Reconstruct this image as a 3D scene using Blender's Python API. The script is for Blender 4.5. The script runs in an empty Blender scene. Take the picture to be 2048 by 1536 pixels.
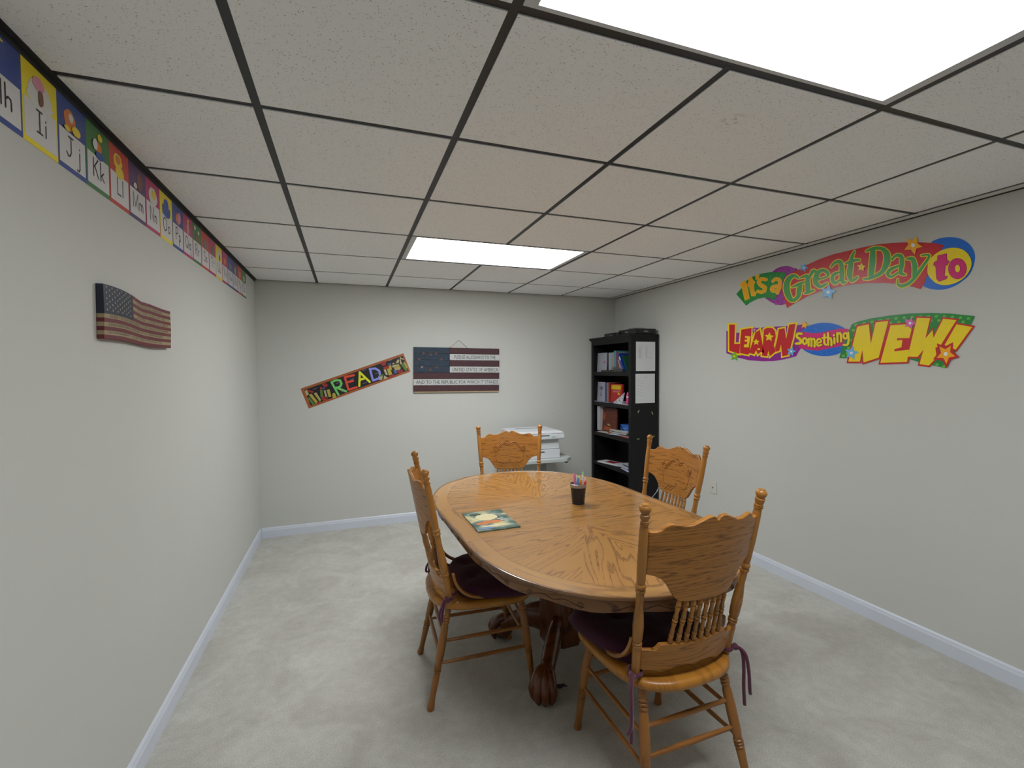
import bpy, bmesh, math, random
from mathutils import Vector, Matrix
random.seed(7)
PI = math.pi
scene = bpy.context.scene
COL = scene.collection

# ------------------------------------------------------------------ camera
YAW, PITCH, ROLL, F = .3414, -.0282, -.0069, 926.1
CAM = Vector((.7464, -.9896, 1.4643))
H = 2.2716; XR = 3.6102; YB = 3.5682; T = .6096; XA = .5015; YF = -3.6
_cy, _sy, _cp, _sp, _cr, _sr = math.cos(YAW), math.sin(YAW), math.cos(PITCH), math.sin(PITCH), math.cos(ROLL), math.sin(ROLL)
_F = Vector((_sy*_cp, _cy*_cp, _sp)); _R0 = Vector((_cy, -_sy, 0)); _U0 = _R0.cross(_F)
_R = _R0*_cr + _U0*_sr; _U = -_R0*_sr + _U0*_cr
cd = bpy.data.cameras.new('camera'); cam = bpy.data.objects.new('camera', cd); COL.objects.link(cam)
cam.matrix_world = Matrix(((_R.x, _U.x, -_F.x, CAM.x), (_R.y, _U.y, -_F.y, CAM.y), (_R.z, _U.z, -_F.z, CAM.z), (0, 0, 0, 1)))
cd.sensor_fit = 'HORIZONTAL'; cd.sensor_width = 36; cd.lens = F/2048*36; cd.shift_y = -1/2048; cd.clip_start = .02
scene.camera = cam
# ------------------------------------------------------------------ world, exposure
w = bpy.data.worlds.new('world'); scene.world = w; w.use_nodes = True
w.node_tree.nodes['Background'].inputs[0].default_value = (.5, .5, .5, 1)
w.node_tree.nodes['Background'].inputs[1].default_value = .02
scene.view_settings.view_transform = 'Standard'; scene.view_settings.look = 'None'
scene.view_settings.gamma = 1; scene.view_settings.use_curve_mapping = False
scene.view_settings.exposure = 0
LAMP = 17.5          # strength of the fluorescent diffusers

def ray(px, py):
    return _R*((px-1024)/F) + _U*(-(py-767)/F) + _F
def on_x(px, py, X): r = ray(px, py); return CAM + r*((X-CAM.x)/r.x)
def on_y(px, py, Y): r = ray(px, py); return CAM + r*((Y-CAM.y)/r.y)
def on_z(px, py, Z): r = ray(px, py); return CAM + r*((Z-CAM.z)/r.z)

# ------------------------------------------------------------------ materials
def srgb(r, g, b):
    f = lambda c: (c/255/12.92) if c/255 <= .04045 else ((c/255+.055)/1.055)**2.4
    return (f(r), f(g), f(b))
MATS = {}
def mat(name, col, rough=.5, metal=0, coat=0, var=.0, vscale=8, bump=0, bscale=200, emit=None, spec=.5, sheen=0):
    if name in MATS: return MATS[name]
    m = bpy.data.materials.new(name); m.use_nodes = True; nt = m.node_tree; b = nt.nodes['Principled BSDF']
    b.inputs['Base Color'].default_value = (*col, 1); b.inputs['Roughness'].default_value = rough
    b.inputs['Metallic'].default_value = metal; b.inputs['Coat Weight'].default_value = coat
    b.inputs['Specular IOR Level'].default_value = spec; b.inputs['Sheen Weight'].default_value = sheen
    tc = nt.nodes.new('ShaderNodeTexCoord')
    n = nt.nodes.new('ShaderNodeTexNoise'); n.inputs['Scale'].default_value = vscale; n.inputs['Detail'].default_value = 5
    nt.links.new(tc.outputs['Object'], n.inputs['Vector'])
    mx = nt.nodes.new('ShaderNodeMix'); mx.data_type = 'RGBA'
    v = max(var, .03)
    mx.inputs[6].default_value = (*[c*(1-v) for c in col], 1); mx.inputs[7].default_value = (*[min(1, c*(1+v)) for c in col], 1)
    nt.links.new(n.outputs['Fac'], mx.inputs[0]); nt.links.new(mx.outputs[2], b.inputs['Base Color'])
    if bump:
        n2 = nt.nodes.new('ShaderNodeTexNoise'); n2.inputs['Scale'].default_value = bscale; n2.inputs['Detail'].default_value = 3
        nt.links.new(tc.outputs['Object'], n2.inputs['Vector'])
        bp = nt.nodes.new('ShaderNodeBump'); bp.inputs['Strength'].default_value = bump; bp.inputs['Distance'].default_value = .004
        nt.links.new(n2.outputs['Fac'], bp.inputs['Height']); nt.links.new(bp.outputs[0], b.inputs['Normal'])
    if emit:
        b.inputs['Emission Color'].default_value = (*emit[0], 1); b.inputs['Emission Strength'].default_value = emit[1]
    MATS[name] = m; return m

def oak(name, light, dark, rough=.33, coat=.25, ring=9., fine=10, spec=.5):
    """oak with the grain running along U of the UV map (metres)"""
    m = bpy.data.materials.new(name); m.use_nodes = True; nt = m.node_tree; b = nt.nodes['Principled BSDF']; N = nt.nodes.new; L = nt.links.new
    uv = N('ShaderNodeUVMap'); uv.uv_map = 'UVMap'
    def mp(sx, sy):
        q = N('ShaderNodeMapping'); q.inputs['Scale'].default_value = (sx, sy, 1); L(uv.outputs[0], q.inputs[0]); return q
    n1 = N('ShaderNodeTexNoise'); n1.inputs['Scale'].default_value = 1; n1.inputs['Detail'].default_value = 2; n1.inputs['Roughness'].default_value = .35
    L(mp(1.5, fine).outputs[0], n1.inputs['Vector'])
    mul = N('ShaderNodeMath'); mul.operation = 'MULTIPLY'; mul.inputs[1].default_value = ring*6.283; L(n1.outputs['Fac'], mul.inputs[0])
    sn = N('ShaderNodeMath'); sn.operation = 'SINE'; L(mul.outputs[0], sn.inputs[0])
    r1 = N('ShaderNodeMapRange'); r1.inputs[1].default_value = .45; r1.inputs[2].default_value = 1.0; L(sn.outputs[0], r1.inputs[0])
    n2 = N('ShaderNodeTexNoise'); n2.inputs['Scale'].default_value = 1; n2.inputs['Detail'].default_value = 4
    L(mp(28, 520).outputs[0], n2.inputs['Vector'])
    r2 = N('ShaderNodeMapRange'); r2.inputs[1].default_value = .38; r2.inputs[2].default_value = .58; L(n2.outputs['Fac'], r2.inputs[0])
    pr = N('ShaderNodeMath'); pr.operation = 'MULTIPLY'; L(r1.outputs[0], pr.inputs[0]); L(r2.outputs[0], pr.inputs[1])
    n3 = N('ShaderNodeTexNoise'); n3.inputs['Scale'].default_value = 1; n3.inputs['Detail'].default_value = 3; L(mp(3, 30).outputs[0], n3.inputs['Vector'])
    ad = N('ShaderNodeMath'); ad.operation = 'MULTIPLY_ADD'; ad.inputs[1].default_value = .42; L(n3.outputs['Fac'], ad.inputs[0]); L(pr.outputs[0], ad.inputs[2])
    sb = N('ShaderNodeMath'); sb.operation = 'SUBTRACT'; sb.inputs[1].default_value = .12; sb.use_clamp = True; L(ad.outputs[0], sb.inputs[0])
    mx = N('ShaderNodeMix'); mx.data_type = 'RGBA'; mx.inputs[6].default_value = (*light, 1); mx.inputs[7].default_value = (*dark, 1)
    L(sb.outputs[0], mx.inputs[0]); L(mx.outputs[2], b.inputs['Base Color'])
    bp = N('ShaderNodeBump'); bp.inputs['Strength'].default_value = .12; bp.inputs['Distance'].default_value = .001; bp.invert = True
    L(pr.outputs[0], bp.inputs['Height']); L(bp.outputs[0], b.inputs['Normal'])
    b.inputs['Specular IOR Level'].default_value = spec; b.inputs['Roughness'].default_value = rough; b.inputs['Coat Weight'].default_value = coat; b.inputs['Coat Roughness'].default_value = .10
    MATS[name] = m; return m

OAK = oak('oak_table_top', (.41, .205, .056), (.185, .080, .024), rough=.26, coat=.55, fine=15)
OAKB = oak('oak_table_border', (.43, .225, .066), (.20, .09, .026), rough=.26, coat=.55, ring=5)
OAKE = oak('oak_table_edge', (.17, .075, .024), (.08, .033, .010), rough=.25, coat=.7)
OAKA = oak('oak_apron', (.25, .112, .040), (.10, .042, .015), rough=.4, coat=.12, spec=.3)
OAKC = oak('oak_chair', (.41, .172, .032), (.15, .058, .012), rough=.36, coat=.15, spec=.3, fine=26, ring=11)
OAKL = oak('oak_leg', (.31, .125, .027), (.18, .070, .015), rough=.34, coat=.2, spec=.35)
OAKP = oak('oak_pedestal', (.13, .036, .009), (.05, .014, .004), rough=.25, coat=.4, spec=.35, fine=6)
OAKT = oak('oak_turned', (.40, .172, .032), (.24, .098, .018), rough=.34, coat=.2, spec=.35, fine=7, ring=5)
OAKS = oak('oak_seat', (.45, .19, .026), (.27, .105, .016), rough=.32, coat=.2, spec=.35, fine=5, ring=5)
GROOVE = mat('dark_groove', (.055, .022, .009), .5)
WALL = mat('wall_paint', (.60, .61, .575), .75, var=.02, vscale=1.3, bump=.05, bscale=350, spec=.25)
BLACKMETAL = mat('black_grid_metal', (.018, .018, .02), .45)
WHITETRIM = mat('white_trim_paint', (.66, .71, .80), .35, spec=.5)
BLK = mat('black_stained_wood', (.007, .0062, .0075), .5, var=.2, vscale=30, spec=.3)
BLKIN = mat('black_shelf_back', (.006, .006, .007), .6)
CUSH = mat('burgundy_velour', (.048, .003, .020), .85, var=.35, vscale=25, sheen=.08, bump=.25, bscale=500)
CORD = mat('burgundy_cord', (.085, .008, .035), .8, var=.3, vscale=60, sheen=.3)
PAPER = mat('white_paper', (.72, .74, .76), .6)
INK = mat('black_ink', (.012, .012, .014), .5)
GREYINK = mat('grey_print', (.42, .43, .45), .6)
PLASTIC = mat('printer_white_plastic', (.66, .69, .72), .4)
PLASTIC2 = mat('printer_grey_plastic', (.40, .41, .42), .45)

def tile_material():
    m = bpy.data.materials.new('mineral_fibre_tile'); m.use_nodes = True; nt = m.node_tree; b = nt.nodes['Principled BSDF']; N = nt.nodes.new; L = nt.links.new
    tc = N('ShaderNodeTexCoord')
    n = N('ShaderNodeTexNoise'); n.inputs['Scale'].default_value = 215; n.inputs['Detail'].default_value = 1.5; L(tc.outputs['Object'], n.inputs['Vector'])
    r = N('ShaderNodeMapRange'); r.inputs[1].default_value = .635; r.inputs[2].default_value = .68; L(n.outputs['Fac'], r.inputs[0])
    n3 = N('ShaderNodeTexNoise'); n3.inputs['Scale'].default_value = 60; L(tc.outputs['Object'], n3.inputs['Vector'])
    r3 = N('ShaderNodeMapRange'); r3.inputs[1].default_value = .40; r3.inputs[2].default_value = .56; L(n3.outputs['Fac'], r3.inputs[0])
    pr = N('ShaderNodeMath'); pr.operation = 'MULTIPLY'; L(r.outputs[0], pr.inputs[0]); L(r3.outputs[0], pr.inputs[1])
    mx = N('ShaderNodeMix'); mx.data_type = 'RGBA'; mx.inputs[6].default_value = (.93, .945, .955, 1); mx.inputs[7].default_value = (.42, .40, .37, 1)
    L(pr.outputs[0], mx.inputs[0])
    # a faint brown water mark on one tile
    sp = on_z(1462, 240, H)
    ds = N('ShaderNodeVectorMath'); ds.operation = 'DISTANCE'; ds.inputs[1].default_value = (sp.x, sp.y, H); L(tc.outputs['Object'], ds.inputs[0])
    n4 = N('ShaderNodeTexNoise'); n4.inputs['Scale'].default_value = 45; L(tc.outputs['Object'], n4.inputs['Vector'])
    r4 = N('ShaderNodeMapRange'); r4.inputs[1].default_value = .05; r4.inputs[2].default_value = .0; L(ds.outputs['Value'], r4.inputs[0])
    r5 = N('ShaderNodeMapRange'); r5.inputs[1].default_value = .5; r5.inputs[2].default_value = .62; L(n4.outputs['Fac'], r5.inputs[0])
    p2 = N('ShaderNodeMath'); p2.operation = 'MULTIPLY'; L(r4.outputs[0], p2.inputs[0]); L(r5.outputs[0], p2.inputs[1])
    p3 = N('ShaderNodeMath'); p3.operation = 'MULTIPLY'; L(p2.outputs[0], p3.inputs[0]); p3.inputs[1].default_value = .8
    mx2 = N('ShaderNodeMix'); mx2.data_type = 'RGBA'; L(p3.outputs[0], mx2.inputs[0]); L(mx.outputs[2], mx2.inputs[6]); mx2.inputs[7].default_value = (.38, .22, .15, 1)
    L(mx2.outputs[2], b.inputs['Base Color']); b.inputs['Roughness'].default_value = .9; b.inputs['Specular IOR Level'].default_value = .15
    bp = N('ShaderNodeBump'); bp.invert = True; bp.inputs['Strength'].default_value = .4; bp.inputs['Distance'].default_value = .002
    L(pr.outputs[0], bp.inputs['Height']); L(bp.outputs[0], b.inputs['Normal']); return m
TILE = tile_material()

def carpet_material():
    m = bpy.data.materials.new('beige_carpet'); m.use_nodes = True; nt = m.node_tree; b = nt.nodes['Principled BSDF']; N = nt.nodes.new; L = nt.links.new
    tc = N('ShaderNodeTexCoord')
    n = N('ShaderNodeTexNoise'); n.inputs['Scale'].default_value = 210; n.inputs['Detail'].default_value = 4; L(tc.outputs['Object'], n.inputs['Vector'])
    n2 = N('ShaderNodeTexNoise'); n2.inputs['Scale'].default_value = 3.2; n2.inputs['Detail'].default_value = 5; n2.inputs['Roughness'].default_value = .6; n2.inputs['Distortion'].default_value = 1.2
    L(tc.outputs['Object'], n2.inputs['Vector'])
    n5 = N('ShaderNodeTexNoise'); n5.inputs['Scale'].default_value = 22; n5.inputs['Detail'].default_value = 4; L(tc.outputs['Object'], n5.inputs['Vector'])
    a = N('ShaderNodeMapRange'); a.inputs[1].default_value = .35; a.inputs[2].default_value = .65; L(n2.outputs['Fac'], a.inputs[0])
    mx = N('ShaderNodeMix'); mx.data_type = 'RGBA'; mx.inputs[6].default_value = (.515, .505, .455, 1); mx.inputs[7].default_value = (.62, .615, .57, 1); L(a.outputs[0], mx.inputs[0])
    r = N('ShaderNodeMapRange'); r.inputs[1].default_value = .3; r.inputs[2].default_value = .7; r.inputs[3].default_value = .78; r.inputs[4].default_value = 1.12; L(n.outputs['Fac'], r.inputs[0])
    r2 = N('ShaderNodeMapRange'); r2.inputs[1].default_value = .3; r2.inputs[2].default_value = .7; r2.inputs[3].default_value = .93; r2.inputs[4].default_value = 1.05; L(n5.outputs['Fac'], r2.inputs[0])
    mm = N('ShaderNodeMath'); mm.operation = 'MULTIPLY'; L(r.outputs[0], mm.inputs[0]); L(r2.outputs[0], mm.inputs[1])
    vm = N('ShaderNodeVectorMath'); vm.operation = 'SCALE'; L(mx.outputs[2], vm.inputs[0]); L(mm.outputs[0], vm.inputs['Scale'])
    L(vm.outputs[0], b.inputs['Base Color']); b.inputs['Roughness'].default_value = .95; b.inputs['Specular IOR Level'].default_value = .1; b.inputs['Sheen Weight'].default_value = .15
    bp = N('ShaderNodeBump'); bp.inputs['Strength'].default_value = .6; bp.inputs['Distance'].default_value = .006
    L(n.outputs['Fac'], bp.inputs['Height']); L(bp.outputs[0], b.inputs['Normal']); return m
CARPET = carpet_material()

# ------------------------------------------------------------------ mesh helpers
class MB:
    def __init__(s): s.v = []; s.f = []; s.mi = []; s.uv = {}
    def quadgrid(s, rows, closed=True, mi=0, cap=False):
        b = len(s.v); n = len(rows[0])
        for r in rows: s.v += [tuple(p) for p in r]
        for i in range(len(rows)-1):
            for j in range(n if closed else n-1):
                k = (j+1) % n
                s.f.append((b+i*n+j, b+i*n+k, b+(i+1)*n+k, b+(i+1)*n+j)); s.mi.append(mi)
        if cap:
            s.f.append(tuple(b+j for j in range(n))[::-1]); s.mi.append(mi)
            s.f.append(tuple(b+(len(rows)-1)*n+j for j in range(n))); s.mi.append(mi)
        return s
    def box(s, a, c, mi=0, M=None):
        x0, y0, z0 = a; x1, y1, z1 = c; b = len(s.v)
        P = [(x0,y0,z0),(x1,y0,z0),(x1,y1,z0),(x0,y1,z0),(x0,y0,z1),(x1,y0,z1),(x1,y1,z1),(x0,y1,z1)]
        if M: P = [tuple(M @ Vector(p)) for p in P]
        s.v += P
        for f in [(0,3,2,1),(4,5,6,7),(0,1,5,4),(1,2,6,5),(2,3,7,6),(3,0,4,7)]: s.f.append(tuple(b+i for i in f)); s.mi.append(mi)
        return s
    def tube(s, path, r, n=10, mi=0, cap=True):
        path = [Vector(p) for p in path]; rows = []
        rr = r if isinstance(r, (list, tuple)) else [r]*len(path)
        ref = None
        for i, p in enumerate(path):
            d = (path[min(i+1, len(path)-1)] - path[max(i-1, 0)]).normalized()
            if ref is None: ref = Vector((0,0,1)) if abs(d.z) < .9 else Vector((1,0,0))
            u = (ref - d*ref.dot(d)).normalized(); ref = u; v = d.cross(u)
            rows.append([p + (u*math.cos(2*PI*k/n) + v*math.sin(2*PI*k/n))*rr[i] for k in range(n)])
        return s.quadgrid(rows, True, mi, cap)
    def lathe(s, p0, p1, prof, n=14, mi=0):
        p0 = Vector(p0); p1 = Vector(p1)
        return s.tube_lin(p0, p1, prof, n, mi)
    def tube_lin(s, p0, p1, prof, n, mi):
        d = (p1-p0); dn = d.normalized(); ref = Vector((1,0,0)) if abs(dn.x) < .9 else Vector((0,0,1))
        u = (ref - dn*ref.dot(dn)).normalized(); v = dn.cross(u)
        return s.quadgrid([[p0 + d*t + (u*math.cos(2*PI*k/n)+v*math.sin(2*PI*k/n))*r for k in range(n)] for t, r in prof], True, mi, True)
    def plate(s, outline, n0, n1, fn, mi=0, mi_side=None):
        """outline: 2-D points; fn(x, y, h) -> 3-D; h from n0 to n1; n-gon caps"""
        b = len(s.v); n = len(outline)
        for h in (n0, n1): s.v += [tuple(fn(x, y, h)) for x, y in outline]
        s.f.append(tuple(b+n+i for i in range(n))); s.mi.append(mi)
        s.f.append(tuple(b+i for i in range(n))[::-1]); s.mi.append(mi)
        for i in range(n):
            k = (i+1) % n; s.f.append((b+i, b+k, b+n+k, b+n+i)); s.mi.append(mi if mi_side is None else mi_side)
        return s
    def build(s, name, mats, parent=None, smooth=False, grain=None, bevel=0, subd=0, weld=True, angle=35):
        me = bpy.data.meshes.new(name); me.from_pydata(s.v, [], s.f)
        if not isinstance(mats, (list, tuple)): mats = [mats]
        for m in mats: me.materials.append(m)
        for p, i in zip(me.polygons, s.mi): p.material_index = i
        bm = bmesh.new(); bm.from_mesh(me)
        if weld: bmesh.ops.remove_doubles(bm, verts=bm.verts, dist=1e-6)
        bmesh.ops.recalc_face_normals(bm, faces=bm.faces)
        big = [f for f in bm.faces if len(f.verts) > 4]
        if big: bmesh.ops.triangulate(bm, faces=big)
        bm.to_mesh(me); bm.free()
        if grain is not None: set_grain(me, grain)
        if smooth:
            for p in me.polygons: p.use_smooth = True
            try: me.set_sharp_from_angle(angle=math.radians(angle))
            except Exception: pass
        o = bpy.data.objects.new(name, me); COL.objects.link(o)
        if parent: o.parent = parent
        if bevel:
            m = o.modifiers.new('bevel', 'BEVEL'); m.width = bevel; m.segments = 2; m.limit_method = 'ANGLE'; m.angle_limit = math.radians(40)
        if subd:
            m = o.modifiers.new('sub', 'SUBSURF'); m.levels = subd; m.render_levels = subd
        return o

def set_grain(me, grain):
    """grain: a direction vector, or fn(co)->(u,v)"""
    uvl = me.uv_layers.new(name='UVMap')
    if callable(grain): fn = grain
    else:
        g = Vector(grain).normalized(); a = g.orthogonal().normalized(); b = g.cross(a); off = random.random()*5; o2 = random.random()*5
        fn = lambda c: (c.dot(g)+off, c.dot(a)*1.0 + c.dot(b)*.8 + o2)
    for l in me.loops:
        uvl.data[l.index].uv = fn(me.vertices[l.vertex_index].co)

def empty(name, loc=(0,0,0), rz=0):
    o = bpy.data.objects.new(name, None); COL.objects.link(o); o.location = loc; o.rotation_euler = (0,0,rz); o.empty_display_size = .1
    return o
def tag(o, label, cat, group=None, kind=None):
    o['label'] = label; o['category'] = cat
    if group: o['group'] = group
    if kind: o['kind'] = kind
    return o
def struct(o): o['kind'] = 'structure'; return o
def copy_tree(o, parent=None):
    c = o.copy(); COL.objects.link(c); c.parent = parent
    for ch in list(o.children): copy_tree(ch, c)
    return c
def rebase(root, loc):
    """put an Empty root at loc while its (world-built) children stay where they are"""
    root.location = loc
    for ch in root.children: ch.matrix_parent_inverse = Matrix.Translation(-Vector(loc))

# ------------------------------------------------------------------ the room
struct(MB().box((-.12, YF-.12, -.1), (XR+.12, YB+.12, 0)).build('floor', CARPET))
struct(MB().box((-.12, YF-.12, 0), (0, YB+.12, H+.06)).build('wall_left', WALL))
struct(MB().box((XR, YF-.12, 0), (XR+.12, YB+.12, H+.06)).build('wall_right', WALL))
struct(MB().box((0, YB, 0), (XR, YB+.12, H+.06)).build('wall_back', WALL))
struct(MB().box((0, YF-.12, 0), (XR, YF, H+.06)).build('wall_front', WALL))
# suspended ceiling: tegular tiles hanging a little below a black grid
G2 = .0125
colx = [0.0] + [XA + T*i for i in range(6)]
colx = [x for x in colx if x < XR-.02] + [XR]
rows_y = []
y = 0.0
ys = [T*k for k in range(-6, 6)]
rows = [YF] + [v for v in ys if v > YF+.05] + [YB]
LIGHTS = [(XA+T, XA+3*T, T*3, T*4), (XA+T, XA+3*T, -T, 0.0)]
cm = MB()
for i in range(len(colx)-1):
    for j in range(len(rows)-1):
        x0, x1, y0, y1 = colx[i], colx[i+1], rows[j], rows[j+1]
        if any(a-.01 < (x0+x1)/2 < b+.01 and c-.01 < (y0+y1)/2 < d+.01 for a, b, c, d in LIGHTS): continue
        gx0 = G2 if x0 > 0 else .016; gx1 = G2 if x1 < XR else .006
        gy0 = G2; gy1 = G2 if y1 < YB else .012
        cm.box((x0+gx0, y0+gy0, H-.0028), (x1-gx1, y1-gy1, H+.012))
cm.box((-.1, YF-.1, H+.10), (XR+.1, YB+.1, H+.14))
ceil = struct(cm.build('ceiling', TILE))
gm = MB()
for x in colx[1:-1]: gm.box((x-.012, YF, H), (x+.012, YB, H+.004)); gm.box((x-.002, YF, H), (x+.002, YB, H+.04))
for y_ in rows[1:-1]:
    for i in range(len(colx)-1):
        if any(a-.01 < (colx[i]+colx[i+1])/2 < b+.01 and c+.01 < y_ < d-.01 for a, b, c, d in LIGHTS): continue
        gm.box((colx[i]+.001, y_-.012, H+.0006), (colx[i+1]-.001, y_+.012, H+.0035))
# centre rib does not cross the lamps
gm2 = MB()
def rib(x, ya, yb): gm2.box((x-.012, ya, H), (x+.012, yb, H+.004))
xm = XA+2*T
gm.v = gm.v; 
gm = MB()
for x in colx[1:-1]:
    if abs(x-xm) < .01:
        for a, b in [(YF, -T), (0, 3*T), (4*T, YB)]: gm.box((x-.012, a, H), (x+.012, b, H+.004))
    else: gm.box((x-.012, YF, H), (x+.012, YB, H+.004))
for y_ in rows[1:-1]: gm.box((.001, y_-.012, H+.0006), (XR-.001, y_+.012, H+.0035))
gm.build('ceiling_grid', BLACKMETAL, ceil)
tm = MB().box((0, YF, H-.004), (.02, YB, H+.002)).box((0, YB-.014, H-.003), (XR, YB, H+.002)).box((XR-.004, YF, H-.010), (XR, YB, H+.002)).box((0, YF, H-.003), (XR, YF+.014, H+.002))
tm.box((0, YF, H-.022), (.003, YB, H))
struct(tm.build('trim_1', BLACKMETAL))
tl = MB().box((XR-.05, YF, H-.0045), (XR-.0045, YB, H-.003))
struct(tl.build('trim_2', mat('white_wall_angle', (.74,.73,.68), .7)))
# baseboards with a moulded top
def baseboard(name, axis, at, a0, a1, sgn):
    prof = [(0,0),(.013,0),(.013,.062),(.010,.070),(.008,.080),(.0035,.087),(0,.088)]
    r = []
    for e in (a0, a1):
        r.append([((at+sgn*d, e, z) if axis == 'x' else (e, at+sgn*d, z)) for d, z in prof])
    struct(MB().quadgrid(r, True, 0, True).build(name, WHITETRIM))
baseboard('baseboard_left', 'x', 0, YF, YB, 1); baseboard('baseboard_right', 'x', XR, YF, YB, -1)
baseboard('baseboard_back', 'y', YB, .014, XR-.014, -1); baseboard('baseboard_front', 'y', YF, .014, XR-.014, 1)

# fluorescent troffers
DIFF = mat('lit_diffuser', (.9,.9,.9), .4, emit=((.97, .985, 1.0), LAMP))
FRAME = mat('lamp_frame', (.62,.63,.66), .5)
LN = ['white lit ceiling lamp in the far half, near the back wall', 'white lit ceiling lamp nearest the camera, cut by the top edge']
lamp0 = None
for k, (a, b, c, d) in enumerate(LIGHTS):
    cx, cy = (a+b)/2, (c+d)/2; hx, hy = (b-a)/2-G2-.001, (d-c)/2-G2-.001
    if lamp0 is None:
        r = empty('ceiling_light', (cx, cy, H)); lamp0 = r
        m = MB()
        ix, iy = hx-.033, hy-.012
        m.box((-hx,-hy,-.001),(-ix,hy,.012)).box((ix,-hy,-.001),(hx,hy,.012)).box((-ix,-hy,-.001),(ix,-iy,.012)).box((-ix,iy,-.001),(ix,hy,.012))
        m.box((-hx,-hy,.0125),(hx,hy,.08))
        m.build('frame', FRAME, r)
        MB().box((-ix,-iy,.003),(ix,iy,.010)).build('diffuser', DIFF, r)
    else:
        r = copy_tree(lamp0); r.location = (cx, cy, H)
        for ch in r.children:      # emission set lower, to darken the camera end of the room
            if ch.name.startswith('diffuser'):
                ch.data = ch.data.copy(); ch.data.materials[0] = mat('lit_diffuser_dimmer', (.9,.9,.9), .4, emit=((.97, .985, 1.0), LAMP*.74))
    tag(r, LN[k], 'ceiling light', 'fluorescent ceiling lamps')

# ------------------------------------------------------------------ table
TX, TY, TROT = 1.7911, 1.1983, .0478
TA, TB, TS, TN = .598, .972, .24, 2.23
ZT = .73
def tcurve(inset=0, n=24):
    """outline of the racetrack-like top, counter-clockwise, starting at +x"""
    a = TA-inset; b = TB-TS-inset; pts = []
    def q(th):
        c, s = math.cos(th), math.sin(th)
        return (a*math.copysign(abs(c)**(2/TN), c), b*math.copysign(abs(s)**(2/TN), s))
    for i in range(n*2+1):
        x, y = q(PI*i/(2*n)); pts.append((x, y+TS))
    for i in range(n*2+1):
        x, y = q(PI+PI*i/(2*n)); pts.append((x, y-TS))
    return pts
table = empty('dining_table', (TX, TY, 0), TROT)
tag(table, 'oval golden oak pedestal dining table in the middle of the room', 'table')
edge = [(.0,-.0020),( -.0,0)]
prof = [(.006,0),(.0045,.0012),(.0020,.0004),(0,-.004),(0,-.008),(.003,-.012),(.009,-.016),(.015,-.019),(.045,-.019)]
rowsE = []
for ins, dz in prof:
    rowsE.append([(x, y, ZT+dz) for x, y in tcurve(ins)])
m = MB().quadgrid(rowsE, True); 
base = tcurve(0)
def pgrain(c):
    best = min(range(len(base)), key=lambda i: (base[i][0]-c.x)**2+(base[i][1]-c.y)**2)
    return (plen[best]+7, c.z*1.0)
plen = [0]
for i in range(1, len(base)): plen.append(plen[-1]+math.dist(base[i], base[i-1]))
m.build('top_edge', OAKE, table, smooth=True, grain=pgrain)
# inner surface: one mesh, faces with their own grain direction, border band mitred
top = MB(); faces_uv = []
def addpoly(pts, mi, g, off, z=ZT):
    b = len(top.v); top.v += [(x, y, z) for x, y in pts]; top.f.append(tuple(range(b, b+len(pts)))); top.mi.append(mi)
    gx, gy = math.cos(g), math.sin(g)
    faces_uv.append([(x*gx+y*gy+off, -x*gy+y*gx+off*1.7) for x, y in pts])
outer = tcurve(.006); inner = tcurve(.085)
nO = len(outer)
for i in range(nO):
    k = (i+1) % nO
    p = [outer[i], outer[k], inner[k], inner[i]]
    ang = math.atan2(outer[k][1]-outer[i][1], outer[k][0]-outer[i][0])
    b = len(top.v); top.v += [(x, y, ZT) for x, y in p]; top.f.append((b,b+1,b+2,b+3)); top.mi.append(1)
    s0 = plen[i] if i < len(plen) else 0; s1 = plen[k] if k else plen[i]+.01
    sec = int((s0/ (plen[-1]))*8)*3.1
    faces_uv.append([(s0+sec, 0), (s1+sec, 0), (s1+sec, .08), (s0+sec, .08)])
# centre leaf: boards running across
inn = tcurve(.085)
ax = TA-.085
nb = 7
for i in range(nb):
    y0 = -TS+2*TS*i/nb; y1 = -TS+2*TS*(i+1)/nb
    addpoly([(-ax,y0),(ax,y0),(ax,y1),(-ax,y1)], 0, .0, 3.3*(i//2)+1)
# sunburst ends
for sg in (1, -1):
    half = [p for p in inn if p[1]*sg >= TS-1e-9]
    half = sorted(set((round(x,5), round(y,5)) for x, y in half), key=lambda p: math.atan2((p[1]*sg-TS), p[0]))
    sectors = [(0, 32), (32, 58), (58, 90), (90, 122), (122, 148), (148, 180)]
    for a0, a1 in sectors:
        A0, A1 = math.radians(a0), math.radians(a1)
        def hit(A):
            # intersection of the ray from (0,TS) with the inner outline
            c, s = math.cos(A), math.sin(A); a = TA-.085; b = TB-TS-.085
            t = (abs(c/a)**TN + abs(s/b)**TN)**(-1/TN); return (c*t, TS+s*t)
        mid = [hit(A0+(A1-A0)*k/6) for k in range(7)]
        pts = [(0, TS)] + mid
        pts = [(x, y*sg) for x, y in pts]
        if a1 <= 90: g = A0
        else: g = A1
        gg = {0: .10, 32: math.radians(28), 58: math.radians(63), 90: math.radians(117), 122: math.radians(152), 148: PI-.10}[a0]
        gg *= sg
        # mirrored grain on both sides of the centre line
        b = len(top.v); top.v += [(x, y, ZT) for x, y in pts]; top.f.append(tuple(range(b, b+len(pts)))); top.mi.append(0)
        g0 = math.radians({0:6,32:30,58:62,90:62,122:30,148:6}[a0]); uvp = []
        for x, y in pts:
            xx = abs(x); yy = abs(y)
            uvp.append((xx*math.cos(g0)+yy*math.sin(g0)+g0*9, -xx*math.sin(g0)+yy*math.cos(g0)+g0*13+ (0 if sg>0 else .37)))
        faces_uv.append(uvp)
me = bpy.data.meshes.new('tabletop'); me.from_pydata(top.v, [], top.f)
for mm_ in (OAK, OAKB): me.materials.append(mm_)
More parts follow.
